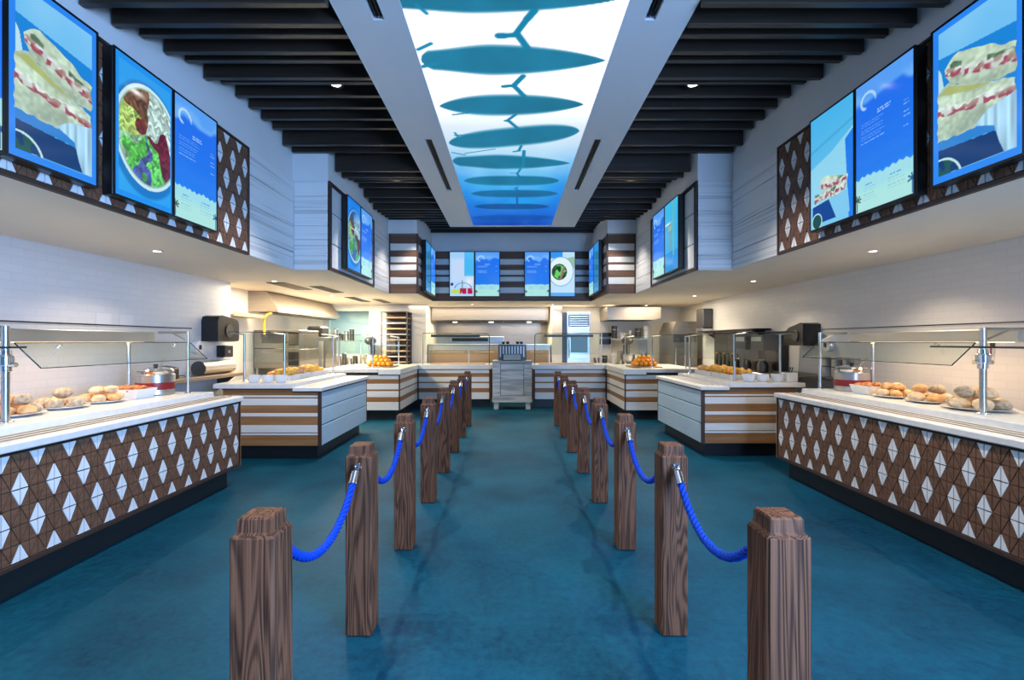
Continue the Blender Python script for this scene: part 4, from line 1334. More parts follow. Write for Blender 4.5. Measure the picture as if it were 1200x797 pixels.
def long_guard(side, sx, xp, ya, yb, ynext, x_h, xout):
    t = thing('sneeze_guard', f'glass sneeze guard with steel posts over the {side} diamond-tiled counter', 'sneeze guard', (sx * xp, ya, 0.965))
    zc = 0.9655
    guard_post(t, sx * xp, ya, zc, 1.60, 0.022, True, sx * 0.36)
    guard_post(t, sx * xp, yb, zc, 1.60, 0.017, False, sx * 0.30)
    obj('rod', MB().tube([(sx * xp, yb, 1.325), (sx * (xp - 0.16), yb, 1.325)], 0.008, 8), M['steel'], t)
    # flat top shelf, sloping front pane
    pane(t, [(sx * (xp - 0.02), ya - 1.2, 1.632), (sx * (xp - 0.02), yb + 0.03, 1.632), (sx * (xp + 0.34), yb + 0.03, 1.632), (sx * (xp + 0.34), ya - 1.2, 1.632)], 0.010, 'top_glass')
    pane(t, [(sx * (xp - 0.005), ya + 0.05, 1.49), (sx * (xp - 0.005), yb + 0.02, 1.49), (sx * (xp - 0.185), yb + 0.02, 1.32), (sx * (xp - 0.185), ya + 0.05, 1.32)], 0.010, 'front_glass')
    pane(t, [(sx * (xp - x_h), ya - 0.08, 1.462), (sx * (xp + 0.1), ya - 0.08, 1.462), (sx * (xp + 0.1), ya - 1.2, 1.462), (sx * (xp - x_h), ya - 1.2, 1.462)], 0.012, 'level_glass')
    for y in (ya + 0.3, yb - 0.3):
        obj('glass_clip', MB().tube([(sx * (xp - 0.06), y, 1.455), (sx * (xp - 0.085), y, 1.478)], 0.014, 10), M['chrome'], t)
    # heat lamp bar under the shelf
    xb = xp + 0.37
    hb = obj('heat_lamp_bar', MB().box(sx * (xb - 0.055), sx * (xb + 0.055), ya + 0.05, yb - 0.03, 1.495, 1.595, 0.006), M['steel_soft'], t)
    obj('heat_element', MB().box(sx * (xb - 0.02), sx * (xb + 0.02), ya + 0.15, yb - 0.13, 1.489, 1.4945), M['heat_glow'], hb)
    d = bpy.data.lights.new('heat_lamp', 'AREA')
    d.shape = 'RECTANGLE'; d.size = 0.05; d.size_y = yb - ya - 0.4
    d.energy = 9; d.color = (1.0, 0.66, 0.38)
    o = bpy.data.objects.new('heat_lamp', d)
    COL.objects.link(o)
    o.parent = t
    o.location = Vector((sx * xb, (ya + yb) / 2, 1.484)) - wloc(t)
    obj('bar_post', MB().tube([(sx * xb, yb - 0.30, zc), (sx * xb, yb - 0.30, 1.4945)], 0.016, 12), M['steel'], t)
    obj('bar_post', MB().tube([(sx * xb, ya - 0.35, zc), (sx * xb, ya - 0.35, 1.6), (sx * xb, ya + 0.05, 1.6)], 0.016, 12), M['steel'], t)
    return t


long_guard('left', -1, 3.335, 3.17, 4.96, 0, 0.22, 0)
long_guard('right', 1, 3.45, 3.56, 5.44, 0, 0.46, 0)


def corner_guard(side, sx, pts, z0, label):
    """posts at pts (x,y); glass top band and front panes between them"""
    x0, y0 = pts[0]
    t = thing('sneeze_guard', label, 'sneeze guard', (sx * x0, y0, z0))
    for x, y in pts:
        guard_post(t, sx * x, y, z0 + 0.0005, 1.60, 0.015, False)
        obj('bracket', MB().tube([(sx * x, y, 1.59), (sx * (x + 0.20), y + 0.03, 1.615)], 0.009, 8), M['steel'], t)
    for (xa, ya), (xb, yb) in zip(pts, pts[1:]):
        pane(t, [(sx * xa, ya - 0.02, 1.23), (sx * xb, yb - 0.02, 1.23), (sx * xb, yb - 0.02, 1.60), (sx * xa, ya - 0.02, 1.60)], 0.008, 'front_glass')
    if len(pts) == 3:
        (xa, ya), (xb, yb), (xc, yc) = pts
        pane(t, [(sx * (xb - 0.03), yb - 0.03, 1.622), (sx * (xa + 0.2), ya - 0.03, 1.622), (sx * (xa + 0.2), ya + 0.3, 1.622), (sx * (xb - 0.03), yb + 0.3, 1.622)], 0.008, 'top_glass')
        pane(t, [(sx * (xb - 0.03), yb + 0.302, 1.622), (sx * (xb + 0.32), yb + 0.302, 1.622), (sx * (xc + 0.32), yc, 1.622), (sx * (xc - 0.03), yc, 1.622)], 0.008, 'top_glass')
    return t


corner_guard('left', -1, [(3.56, 6.42), (3.03, 6.42), (2.93, 7.90)], 0.965, 'glass sneeze guard on slim posts around the left striped island')
corner_guard('right', 1, [(3.62, 6.55), (3.00, 6.55), (2.93, 8.0)], 0.965, 'glass sneeze guard on slim posts around the right striped island')
corner_guard('left', -1, [(3.40, 9.5), (2.74, 9.5), (2.60, 11.1)], 0.975, 'glass sneeze guard on the left corner counter behind the island')
corner_guard('right', 1, [(3.40, 9.5), (2.74, 9.5), (2.60, 11.1)], 0.975, 'glass sneeze guard on the right corner counter behind the island')
for side, sx in (('left', -1), ('right', 1)):
    t = thing('sneeze_guard', f'boxy glass sneeze guard with rounded end over the hot well {side} of the cashier stand', 'sneeze guard', (sx * 1.3, 11.1, 0.968))
    b = MB()
    pr = [(sx * 0.52, 0.969), (sx * 0.52, 1.60)] + [(sx * (0.60 - 0.08 * math.cos(a)), 1.60 + 0.08 * math.sin(a)) for a in np.linspace(0.2, math.pi / 2, 5)] + [(sx * 2.05, 1.68)]
    obj('frame_tube', MB().tube([(x, 11.1, z) for x, z in pr], 0.010, 8), M['dark_steel'], t)
    obj('post', MB().tube([(sx * 2.05, 11.1, 0.969), (sx * 2.05, 11.1, 1.68)], 0.012, 10), M['steel'], t)
    pane(t, [(sx * 0.54, 11.24, 1.20), (sx * 2.02, 11.24, 1.20), (sx * 2.02, 11.115, 1.655), (sx * 0.54, 11.115, 1.655)], 0.008, 'front_glass')
    pane(t, [(sx * 0.58, 11.12, 1.684), (sx * 2.05, 11.12, 1.684), (sx * 2.05, 11.5, 1.684), (sx * 0.58, 11.5, 1.684)], 0.008, 'top_glass')
    obj('heat_lamp_bar', MB().box(sx * 0.75, sx * 1.9, 11.32, 11.44, 1.60, 1.66, 0.005), M['dark_steel'], t)

# ------------------------------------------------------------------ food on the counters
def plate(label, x, y, z, r, group):
    t = obj('plate', MB().lathe([(r * 0.55, 0), (r * 0.62, 0.004), (r * 0.98, 0.018), (r, 0.021), (r * 0.97, 0.0225), (r * 0.6, 0.009), (0.01, 0.008)], (x, y, z), 28), M['ceramic'])
    return tag(t, label, 'plate', group)


def roll(label, x, y, z, rx, ry, rz, m_, seed, group, name='bread_roll', cat='bread roll', cut=None):
    t = obj(name, MB().blob((x, y, z + rz * 0.93), (rx, ry, rz), seed, 0.12, 14, 8), m_)
    return tag(t, label, cat, group)


ZC = 0.966
def pile(side, n, x, y, desc, mats_, r, rows, seed, rr=0.058):
    plate(f'white round plate of {desc} on the {side} tiled counter', x, y, ZC, r, 'plates on the tiled counters')
    rnd = random.Random(seed)
    where = ['on the aisle side', 'on the far aisle corner', 'on the far wall corner', 'on the wall side', 'on the near wall corner', 'on the near aisle corner']
    c = 0
    for lev, cnt in enumerate(rows):
        d = (0.62 if lev == 0 else 0.34) * r
        size = 0.60 * r * math.sin(math.pi / max(rows[0], 3)) * 0.97
        for k in range(cnt):
            a = 2 * math.pi * k / max(cnt, 1) + lev * 0.5
            dd = 0 if cnt == 1 else d
            jx, jy = x - (1 if side == 'right' else -1) * dd * math.cos(a), y + dd * math.sin(a)
            c += 1
            spot = 'crowning the pile' if cnt == 1 else where[int(round(k * 6 / cnt)) % 6]
            hgt = size * rnd.uniform(0.62, 0.74)
            roll(f'{desc} {spot} of the {side} plate, {"upper" if lev else "lower"} layer', jx, jy, ZC + 0.012 + lev * size * 1.22, size * rnd.uniform(0.95, 1.05), size * rnd.uniform(0.95, 1.05), hgt, mats_[(k + lev) % len(mats_)], seed * 10 + c, f'{desc} on the {side} tiled counter')


pile('left', 1, -3.60, 3.46, 'glazed peach-coloured pastry', [M['bread'], M['wrap'], M['bread']], 0.19, (6, 3), 1, 0.064)
pile('left', 2, -3.60, 3.86, 'flat grey seeded bread', [M['wrap'], M['wrap'], M['bread_pale']], 0.17, (5, 1), 2, 0.062)
pile('left', 3, -3.60, 4.23, 'split golden sandwich roll', [M['bread'], M['bread_pale']], 0.18, (6, 3), 3, 0.062)
pile('right', 1, 3.62, 3.78, 'large floured loaf', [M['bread_pale'], M['wrap'], M['bread_pale']], 0.22, (6, 3), 4, 0.074)
pile('right', 2, 3.62, 4.22, 'browned flat roll', [M['bread_pale'], M['bread'], M['wrap']], 0.17, (5, 2), 5, 0.062)
pile('right', 3, 3.62, 4.60, 'golden pastry', [M['bread_pale'], M['bread']], 0.17, (6, 3), 6, 0.060)


def square_bowl(label, x, y, z, w, h, m_fill, fill_name):
    t = thing('serving_bowl', label, 'bowl', (x, y, z))
    b = MB()
    q = [(w * 0.40, 0), (w * 0.5, h), (w * 0.475, h), (w * 0.37, 0.01)]
    vs, fs = [], []
    for r, zz in q:
        vs += [(x - r, y - r, z + zz), (x + r, y - r, z + zz), (x + r, y + r, z + zz), (x - r, y + r, z + zz)]
    for i in range(3):
        for k in range(4):
            fs.append((i * 4 + k, i * 4 + (k + 1) % 4, (i + 1) * 4 + (k + 1) % 4, (i + 1) * 4 + k))
    fs += [(3, 2, 1, 0), (12, 13, 14, 15)]
    b.add(vs, fs)
    obj('bowl_body', b, M['ceramic'], t)
    f = MB()
    rnd = random.Random(int(abs(x) * 100))
    for k in range(26):
        f.blob((x + rnd.uniform(-0.36, 0.36) * w, y + rnd.uniform(-0.36, 0.36) * w, z + h * 0.85 + rnd.uniform(0, 0.025)), (0.035, 0.035, 0.022), k, 0.2, 8, 5)
    o = obj(fill_name, f, m_fill, t)
    o['kind'] = 'stuff'
    return t


square_bowl('square white bowl heaped with red-brown food before the soup kettle, left counter', -3.57, 4.55, ZC, 0.26, 0.09, M['filling'], 'food_filling')
square_bowl('square white bowl heaped with red-brown food before the soup kettle, right counter', 3.62, 4.90, ZC, 0.26, 0.09, M['filling'], 'food_filling')


def kettle(label, x, y, z, side):
    t = thing('soup_kettle', label, 'soup kettle', (x, y, z))
    obj('outer_shell', MB().lathe([(0.155, 0), (0.165, 0.01), (0.165, 0.20), (0.158, 0.205)], (x, y, z), 28), M['steel'], t)
    obj('label_band', MB().lathe([(0.1665, 0.055), (0.1675, 0.058), (0.1675, 0.122), (0.1665, 0.125)], (x, y, z), 28, caps=False), M['red_band'], t)
    obj('inner_pot', MB().lathe([(0.15, 0.2055), (0.16, 0.235), (0.152, 0.24)], (x, y, z), 28), M['chrome'], t)
    l = obj('lid', MB().lathe([(0.155, 0.2405), (0.14, 0.258), (0.06, 0.275), (0.012, 0.278)], (x, y, z), 28), M['chrome'], t)
    obj('lid_knob', MB().lathe([(0.012, 0.2785), (0.022, 0.29), (0.022, 0.30), (0.01, 0.305)], (x, y, z), 14), M['black'], l)
    obj('ladle', MB().tube([(x + 0.06, y - 0.03, z + 0.262), (x + 0.11, y - 0.05, z + 0.34), (x + 0.125, y - 0.055, z + 0.355)], 0.007, 8), M['steel'], t)
    for k in (-0.05, 0.03):
        obj('dial', MB().tube([(x + k, y - 0.167, z + 0.03), (x + k, y - 0.178, z + 0.03)], 0.012, 12), M['black'], t)
    return t


kettle('round steel soup kettle with a red band, left counter', -3.60, 4.87, ZC, 'left')
kettle('round steel soup kettle with a red band, right counter', 3.66, 5.23, ZC, 'right')
# bowls and trays on the islands
def round_bowl(label, x, y, z, r, h, group):
    return tag(obj('serving_bowl', MB().lathe([(r * 0.55, 0), (r * 0.6, 0.004), (r * 0.84, h * 0.28), (r * 0.97, h * 0.66), (r, h), (r * 0.95, h), (r * 0.9, h * 0.66), (r * 0.5, h * 0.2)], (x, y, z), 20), M['ceramic']), label, 'bowl', group)


for i, x in enumerate((-3.36, -3.18, -3.03 + 0.02)):
    round_bowl(f'small white bowl on the left island front edge, {ORD[i]} from the brick wall', x, 6.28, ZC, 0.082, 0.095, 'small white bowls on the left island')
for i, x in enumerate((3.50, 3.30, 3.12)):
    round_bowl(f'small white bowl on the right island front edge, {ORD[i]} from the brick wall', x, 6.40, ZC, 0.085, 0.10, 'small white bowls on the right island')
t = thing('utensil_box', 'square white box holding dark utensils beside the right island bowls', 'box', (3.55 + 0.13, 6.42, ZC))
obj('box_body', MB().box(3.60, 3.75, 6.36, 6.5, ZC, ZC + 0.12, 0.006), M['ceramic'], t)
for k in range(3):
    obj('utensil', MB().tube([(3.64 + 0.03 * k, 6.43, ZC + 0.121), (3.66 + 0.03 * k, 6.42, ZC + 0.19)], 0.006, 6), M['black'], t)


def tray(label, x0, x1, y0, y1, z, h=0.07):
    t = obj('serving_tray', MB().box(x0, x1, y0, y1, z, z + 0.008).box(x0, x0 + 0.012, y0, y1, z + 0.008, z + h).box(x1 - 0.012, x1, y0, y1, z + 0.008, z + h).box(x0 + 0.012, x1 - 0.012, y0, y0 + 0.012, z + 0.008, z + h).box(x0 + 0.012, x1 - 0.012, y1 - 0.012, y1, z + 0.008, z + h), M['ceramic'])
    return tag(t, label, 'tray', 'white trays on the islands')


for side, sx, ys in (('left', -1, (6.55, 6.90, 7.25, 7.58)), ('right', 1, (6.72, 7.06, 7.40, 7.72))):
    for i, y in enumerate(ys):
        x0, x1 = sorted((sx * 3.02, sx * 3.38))
        tray(f'white tray of fried snacks on the {side} island, {ORD[i]} from the front edge', x0, x1, y, y + 0.31, ZC)
        rnd = random.Random(i + (9 if sx > 0 else 2))
        for k in range(9):
            mm = M['golden'] if (k + i) % 3 else (M['orange'] if i % 2 == 0 else M['bread'])
            px, py = x0 + 0.075 + 0.105 * (k % 3) + rnd.uniform(-0.006, 0.006), y + 0.06 + 0.095 * (k // 3)
            roll(f'golden fried snack in the {ORD[i]} white tray on the {side} island', px, py, ZC + 0.016 + 0.045, 0.047 * rnd.uniform(0.85, 1.05), 0.045, 0.046 * rnd.uniform(0.65, 1.25), mm, k + 31 * i, f'fried snacks in the {ORD[i]} tray, {side} island', 'fried_snack', 'snack')

# heaps of oranges and flat trays on the corner counters
for side, sx in (('left', -1), ('right', 1)):
    x0, x1 = sorted((sx * 2.42, sx * 2.98))
    t = obj('serving_board', MB().box(x0, x1, 9.58, 10.35, 0.9755, 0.995, 0.004), M['paper'])
    tag(t, f'tan serving board under the heap of oranges on the {side} corner counter', 'board', 'serving boards')
    rnd = random.Random(5)
    n = 0
    for lev, cnt in enumerate(((5, 4), (4, 3), (3, 1))):
        for i in range(cnt[0]):
            for j in range(cnt[1]):
                n += 1
                r = 0.046
                x = sx * (2.68 + (i - (cnt[0] - 1) / 2) * 0.094 + rnd.uniform(-0.003, 0.003))
                y = 9.85 + (j - (cnt[1] - 1) / 2) * 0.094 + rnd.uniform(-0.003, 0.003)
                o = obj('orange', MB().blob((x, y, 0.9955 + r * 0.98 + lev * 0.066), (r, r, r * 0.97), n, 0.03, 12, 8), M['orange'])
                tag(o, f'round orange in the {["bottom", "middle", "top"][lev]} layer of the heap on the {side} corner counter', 'orange', f'oranges in the {["bottom", "middle", "top"][lev]} layer, {side} corner counter')

# ------------------------------------------------------------------ things along the side walls
for side, sx, xw, ya, yb in (('left', -1, 4.248, 5.45, 7.1), ('right', 1, 4.278, 5.75, 7.4)):
    t = thing('wall_shelf', f'narrow brown shelf on the {side} brick wall behind the tiled counter', 'shelf', (sx * (xw - 0.15), ya, 0.98))
    obj('shelf_board', MB().box(sx * (xw - 0.30), sx * xw, ya, yb, 1.0, 1.045, 0.004), M['paper' if sx < 0 else 'dark_steel'], t)
    for y in (ya + 0.15, yb - 0.15):
        obj('bracket', MB().prism([(sx * xw, 0.80), (sx * xw, 0.999), (sx * (xw - 0.25), 0.999)], 'y', y, y + 0.02), M['dark_steel'], t)
ZS = 1.046
# left wall
t = thing('towel_dispenser', 'big black rounded paper towel dispenser on the left brick wall', 'dispenser', (-4.13, 6.85, 1.48))
b = MB()
pr = [(6.60, 1.50), (6.60, 1.78), (6.63, 1.84), (6.70, 1.86), (7.04, 1.82), (7.09, 1.79), (7.11, 1.74), (7.11, 1.52), (7.08, 1.50)]
obj('cover', b.prism(pr, 'x', -4.249, -4.02), M['black'], t)
obj('front_window', MB().tube([(-4.0195, 6.86, 1.65), (-4.008, 6.86, 1.65)], 0.09, 20), M['dark_steel'], t)
obj('towel_slot', MB().box(-4.2, -4.05, 6.65, 7.05, 1.488, 1.4995), M['steel'], t)
t = thing('soap_dispenser', 'round white soap dispenser under the black towel dispenser', 'dispenser', (-4.2, 6.45, 1.33))
obj('body', MB().tube([(-4.249, 6.45, 1.42), (-4.17, 6.45, 1.42)], 0.085, 18), M['ceramic'], t)
obj('push_lever', MB().box(-4.169, -4.155, 6.43, 6.47, 1.39, 1.45, 0.003), M['black'], t)
t = thing('control_box', 'small black switch box beside the round soap dispenser', 'control box', (-4.2, 6.98, 1.26))
obj('case', MB().box(-4.249, -4.12, 6.93, 7.14, 1.27, 1.44, 0.01), M['black'], t)
obj('switch', MB().box(-4.119, -4.112, 7.0, 7.05, 1.33, 1.37), M['steel'], t)
t = thing('rolling_bin', 'steel half-cylinder bin lying on the brown shelf, left wall', 'bin', (-4.1, 6.75, ZS))
obj('drum', MB().tube([(-4.12, 6.35, ZS + 0.096), (-4.12, 7.05, ZS + 0.096)], 0.095, 20), M['steel'], t)
obj('end_cap', MB().tube([(-4.12, 6.334, ZS + 0.096), (-4.12, 6.3495, ZS + 0.096)], 0.097, 20), M['dark_steel'], t)
t = thing('card_terminal', 'black terminal with a tilted screen on the brown shelf, left wall', 'terminal', (-4.12, 5.8, ZS))
obj('base', MB().box(-4.2, -4.04, 5.68, 5.86, ZS, ZS + 0.13, 0.008), M['black'], t)
obj('tilted_screen', MB().prism([(-4.05, ZS + 0.131), (-4.2, ZS + 0.131), (-4.2, ZS + 0.16)], 'y', 5.66, 5.88), M['black'], t)
obj('cable', MB().tube([(-4.12, 5.87, ZS + 0.02), (-4.10, 6.0, ZS + 0.03), (-4.12, 6.1, ZS + 0.01)], 0.006, 6), M['black'], t)
for i, y in enumerate((5.02, 5.32)):
    t = thing('notice_sheet', f'pale notice sheet on the left brick wall above the guard glass, {ORD[i]} from the camera', 'notice', (-4.248, y, 1.66), 0, 'pale notices on the brick wall')
    obj('sheet', MB().box(-4.2495, -4.246, y - 0.09, y + 0.09, 1.66, 1.79), M['plaster'], t)
    obj('sheet_frame', MB().box(-4.2495, -4.244, y - 0.1, y - 0.091, 1.65, 1.80), M['plaster'], t)

# right wall
t = thing('towel_dispenser', 'big black rounded paper towel dispenser on the right brick wall', 'dispenser', (4.15, 6.95, 1.48))
pr = [(6.72, 1.44), (6.72, 1.74), (6.78, 1.76), (7.06, 1.70), (7.16, 1.64), (7.20, 1.56), (7.20, 1.44)]
obj('cover', MB().prism(pr, 'x', 4.279, 4.03), M['black'], t)
obj('front_window', MB().tube([(4.0295, 6.9, 1.58), (4.018, 6.9, 1.58)], 0.08, 20), M['dark_steel'], t)
t = thing('soap_dispenser', 'round white soap dispenser on the right brick wall', 'dispenser', (4.22, 6.5, 1.36))
obj('body', MB().tube([(4.279, 6.5, 1.45), (4.20, 6.5, 1.45)], 0.085, 18), M['ceramic'], t)
obj('push_lever', MB().box(4.199, 4.185, 6.48, 6.52, 1.42, 1.48, 0.003), M['black'], t)
for i in range(3):
    x, y = 4.13, 5.90 + 0.21 * i
    t = thing('steel_bain', f'tall grey steel pot on the dark shelf behind the right counter, {ORD[i]} from the camera', 'pot', (x, y, ZS), 0, 'steel pots on the dark shelf')
    obj('pot_body', MB().lathe([(0.085, 0), (0.09, 0.005), (0.095, 0.24), (0.102, 0.25), (0.102, 0.255), (0.09, 0.25), (0.08, 0.03)], (x, y, ZS), 22), M['steel'], t)
    obj('pot_band', MB().lathe([(0.0945, 0.12), (0.0965, 0.124), (0.0965, 0.13), (0.0945, 0.134)], (x, y, ZS), 22, caps=False), M['dark_steel'], t)
for i, (y, z) in enumerate(((3.97, 1.47), (4.32, 1.45))):
    t = thing('wall_hook', f'small hanging pull on the right brick wall, {"red" if i else "grey"} tipped', 'hook', (4.27, y, z - 0.1))
    obj('plate', MB().box(4.2795, 4.27, y - 0.02, y + 0.02, z, z + 0.06, 0.002), M['dark_steel'], t)
    obj('pull', MB().tube([(4.262, y, z + 0.02), (4.262, y, z - 0.09)], 0.006, 8), M['red_band' if i else 'steel'], t)

# back counter on the right with brewers and bottles
t = thing('back_counter', 'dark steel work counter along the right wall behind the island', 'counter', (4.05, 8.6, 0))
obj('cabinet', MB().box(3.84, 4.276, 7.5, 10.2, 0.1, 0.92), M['steel_soft'], t)
obj('worktop', MB().box(3.80, 4.277, 7.47, 10.22, 0.9205, 0.96, 0.004), M['steel'], t)
obj('plinth', MB().box(3.9, 4.2, 7.55, 10.15, 0, 0.0995), M['toe'], t)
obj('dark_wall_sheet', MB().box(4.262, 4.277, 7.5, 10.2, 0.9605, 1.66), M['dark_steel'], t)  # dark sheet added to darken the bright wall behind brewers and bottles
for y in (8.35, 9.25):
    obj('door_gap', MB().box(3.834, 3.8395, y, y + 0.008, 0.14, 0.90), M['black'], t)
for i, (y, z1, mm) in enumerate(((7.66, 1.60, 'black'), (8.20, 1.58, 'black'))):
    t = thing('coffee_brewer', f'tall black brewer on the right work counter, {ORD[i]} from the camera', 'brewer', (4.05, y, 0.961), 0, 'black brewers')
    obj('tower', MB().box(4.08, 4.26, y - 0.19, y + 0.19, 0.961, z1, 0.01), M['black'], t)
    obj('head', MB().box(3.86, 4.0795, y - 0.19, y + 0.19, 1.36, z1, 0.01), M['black'], t)
    obj('base_plate', MB().box(3.86, 4.0795, y - 0.19, y + 0.19, 0.961, 1.0, 0.006), M['steel'], t)
    obj('top_panel', MB().box(3.852, 3.8595, y - 0.15, y + 0.15, 1.50, 1.57), M['steel'], t)
    obj('carafe', MB().lathe([(0.06, 0), (0.08, 0.02), (0.085, 0.12), (0.05, 0.19), (0.055, 0.21)], (3.96, y, 1.001), 16), M['dark_steel'], t)
for i in range(6):
    y = 8.62 + 0.17 * i
    t = thing('bottle', f'dark bottle on the right work counter beyond the black brewers, {ORD[i]} along', 'bottle', (4.0, y, 0.961), 0, 'bottles on the right work counter')
    obj('bottle_body', MB().lathe([(0.04, 0), (0.042, 0.01), (0.042, 0.2), (0.016, 0.27), (0.016, 0.30)], (4.0, y, 0.961), 14), M['bottle' if i % 2 else 'dark_steel'], t)
    obj('bottle_cap', MB().lathe([(0.018, 0.3005), (0.018, 0.325), (0.01, 0.327)], (4.0, y, 0.961), 12), M['golden' if i % 2 else 'black'], t)
t = thing('wall_shelf', 'dark floating shelf with glasses above the right work counter', 'shelf', (4.15, 9.4, 1.7))
obj('shelf_board', MB().box(3.98, 4.279, 8.0, 10.4, 1.69, 1.715, 0.003), M['black'], t)
for y in (8.2, 10.2):
    obj('bracket', MB().prism([(4.279, 1.55), (4.279, 1.6895), (4.05, 1.6895)], 'y', y, y + 0.02), M['black'], t)
t = thing('towel_dispenser', 'dark dispenser with a steel tray on the far end of the right wall', 'dispenser', (4.2, 10.5, 1.6))
obj('cover', MB().box(4.06, 4.279, 10.30, 10.68, 1.78, 2.20, 0.02), M['dark_steel'], t)
obj('lower_tray', MB().box(4.05, 4.279, 10.31, 10.67, 1.63, 1.7795, 0.01), M['steel'], t)

# ------------------------------------------------------------------ kitchen shell
YK = 12.7
kb = MB()
# left part of the back wall with a window opening (x -4.5..-3.45, z 1.2..2.28)
kb.box(-4.62, -4.50, 11.80, 11.92, 0, Z_SOF).box(-3.45, -2.40, 11.80, 11.92, 0, Z_SOF).box(-4.50, -3.45, 11.80, 11.92, 0, 1.15).box(-4.50, -3.45, 11.80, 11.92, 2.28, Z_SOF)
struct('wall_kitchen_back', kb, M['kitchen_wall'], 'cream kitchen back wall with the mint window')
struct('wall_pier_left', MB().box(-2.40, -2.10, 11.80, 13.4, 0, Z_SOF), M['kitchen_wall'], 'cream pier left of the cooking line')
struct('wall_pier_right', MB().box(0.98, 1.22, 11.80, 13.4, 0, Z_SOF), M['kitchen_wall'], 'cream pier right of the cooking line')
struct('wall_cookline', MB().box(-2.10, 0.98, 13.4, 13.52, 0, Z_SOF), M['hood'], 'stainless wall behind the cooking line')
struct('wall_kitchen_right_back', MB().box(1.22, 4.55, YK, YK + 0.12, 0, Z_SOF), M['kitchen_wall'], 'cream kitchen wall behind the ovens')
w = struct('window_1', MB().box(-4.50, -4.46, 11.82, 11.90, 1.15, 2.28).box(-3.49, -3.45, 11.82, 11.90, 1.15, 2.28).box(-4.46, -3.49, 11.82, 11.90, 1.15, 1.19).box(-4.46, -3.49, 11.82, 11.90, 2.24, 2.28), M['mint'], 'mint framed window in the kitchen back wall')
obj('pane', MB().box(-4.46, -3.49, 11.855, 11.863, 1.19, 2.24), M['glass'], w)
struct('wall_back_room', MB().box(-5.6, -2.42, 14.0, 14.1, 0, Z_SOF), M['mint'], 'pale mint wall of the room behind the window')
area('back_room_unseen_light', (-4.0, 13.0, 2.36), (0, 0, 0), 1.4, 0.6, 45, (0.95, 1.0, 0.92))  # unseen lamp, added to light the room behind the window

# left hood, gas hose, ovens
t = thing('extractor_hood', 'long stainless extractor hood on the left kitchen wall', 'hood', (-4.4, 10.0, 2.0))
obj('canopy', MB().prism([(-4.619, 2.02), (-4.10, 2.02), (-4.10, 2.08), (-4.30, 2.382), (-4.619, 2.382)], 'y', 8.45, 11.55), M['hood'], t)
obj('drip_rail', MB().box(-4.10, -4.085, 8.45, 11.55, 2.01, 2.05), M['steel'], t)
for k in range(6):
    y = 8.6 + k * 0.49
    obj('baffle_filter', MB().box(-4.5, -4.18, y, y + 0.44, 2.005, 2.0195), M['dark_steel'], t)
t = thing('wall_shelf', 'thin steel shelf on the left kitchen wall before the hood', 'shelf', (-4.5, 7.9, 1.9))
obj('shelf_board', MB().box(-4.619, -4.30, 7.45, 8.40, 1.90, 1.925, 0.003), M['paper'], t)
obj('shelf_lip', MB().box(-4.30, -4.29, 7.45, 8.40, 1.895, 1.95), M['paper'], t)
t = thing('gas_hose', 'yellow gas hose hanging on the left kitchen wall', 'hose', (-4.5, 8.42, 1.4))
obj('hose', MB().tube([(-4.33, 8.44, 1.62), (-4.33, 8.44, 1.80), (-4.32, 8.43, 1.90), (-4.28, 8.46, 1.97), (-4.22, 8.5, 2.0)], 0.022, 10), M['yellow'], t)
obj('valve', MB().box(-4.37, -4.29, 8.40, 8.48, 1.57, 1.6195), M['dark_steel'], t)
t = thing('pizza_oven', 'double-deck stainless pizza oven behind the left island', 'oven', (-4.15, 8.7, 0))
for k, (a, c) in enumerate(((1.02, 1.36), (1.375, 1.70))):
    d = obj('deck', MB().box(-4.60, -3.78, 8.60, 9.45, a, c, 0.006), M['oven_steel'], t)
    obj('door', MB().box(-4.45, -4.0, 8.588, 8.5995, a + 0.09, c - 0.06, 0.003), M['dark_steel' if k else 'oven_steel'], t)
    obj('door_handle', MB().tube([(-4.42, 8.565, c - 0.045), (-4.03, 8.565, c - 0.045)], 0.009, 8), M['chrome'], t)
    obj('control_panel', MB().box(-3.98, -3.80, 8.59, 8.5995, a + 0.05, c - 0.05, 0.002), M['black'], t)
obj('stand', MB().box(-4.58, -4.54, 8.64, 9.41, 0, 1.019).box(-3.84, -3.80, 8.64, 9.41, 0, 1.019).box(-4.54, -3.84, 8.64, 9.41, 0.4, 0.43), M['steel_soft'], t)
t = thing('beverage_machine', 'tall stainless drink machine with a black head behind the left island guard', 'drink machine', (-3.95, 9.65, 0))
obj('cabinet', MB().box(-4.25, -3.70, 9.60, 10.2, 0.0, 1.58, 0.01), M['oven_steel'], t)
obj('door', MB().box(-4.20, -3.75, 9.589, 9.5995, 0.95, 1.50, 0.003), M['steel_soft'], t)
obj('spout', MB().box(-4.02, -3.94, 9.54, 9.5885, 1.28, 1.40, 0.004), M['black'], t)
obj('head', MB().box(-4.10, -3.80, 9.65, 10.05, 1.5805, 1.80, 0.03), M['black'], t)
t = thing('prep_table', 'steel prep table with pans under the mint window', 'table', (-3.6, 11.4, 0))
obj('tabletop', MB().box(-4.4, -3.62, 11.2, 11.75, 0.90, 0.94, 0.004), M['steel'], t)
for x in (-4.36, -3.68):
    for y in (11.24, 11.70):
        obj('leg', MB().tube([(x, y, 0), (x, y, 0.8995)], 0.02, 8), M['steel'], t)
obj('over_shelf', MB().box(-4.4, -3.62, 11.45, 11.75, 1.50, 1.52), M['steel'], t)
obj('shelf_post', MB().tube([(-4.36, 11.7, 0.9405), (-4.36, 11.7, 1.4995)], 0.015, 8), M['steel'], t)
obj('shelf_post', MB().tube([(-3.66, 11.7, 0.9405), (-3.66, 11.7, 1.4995)], 0.015, 8), M['steel'], t)
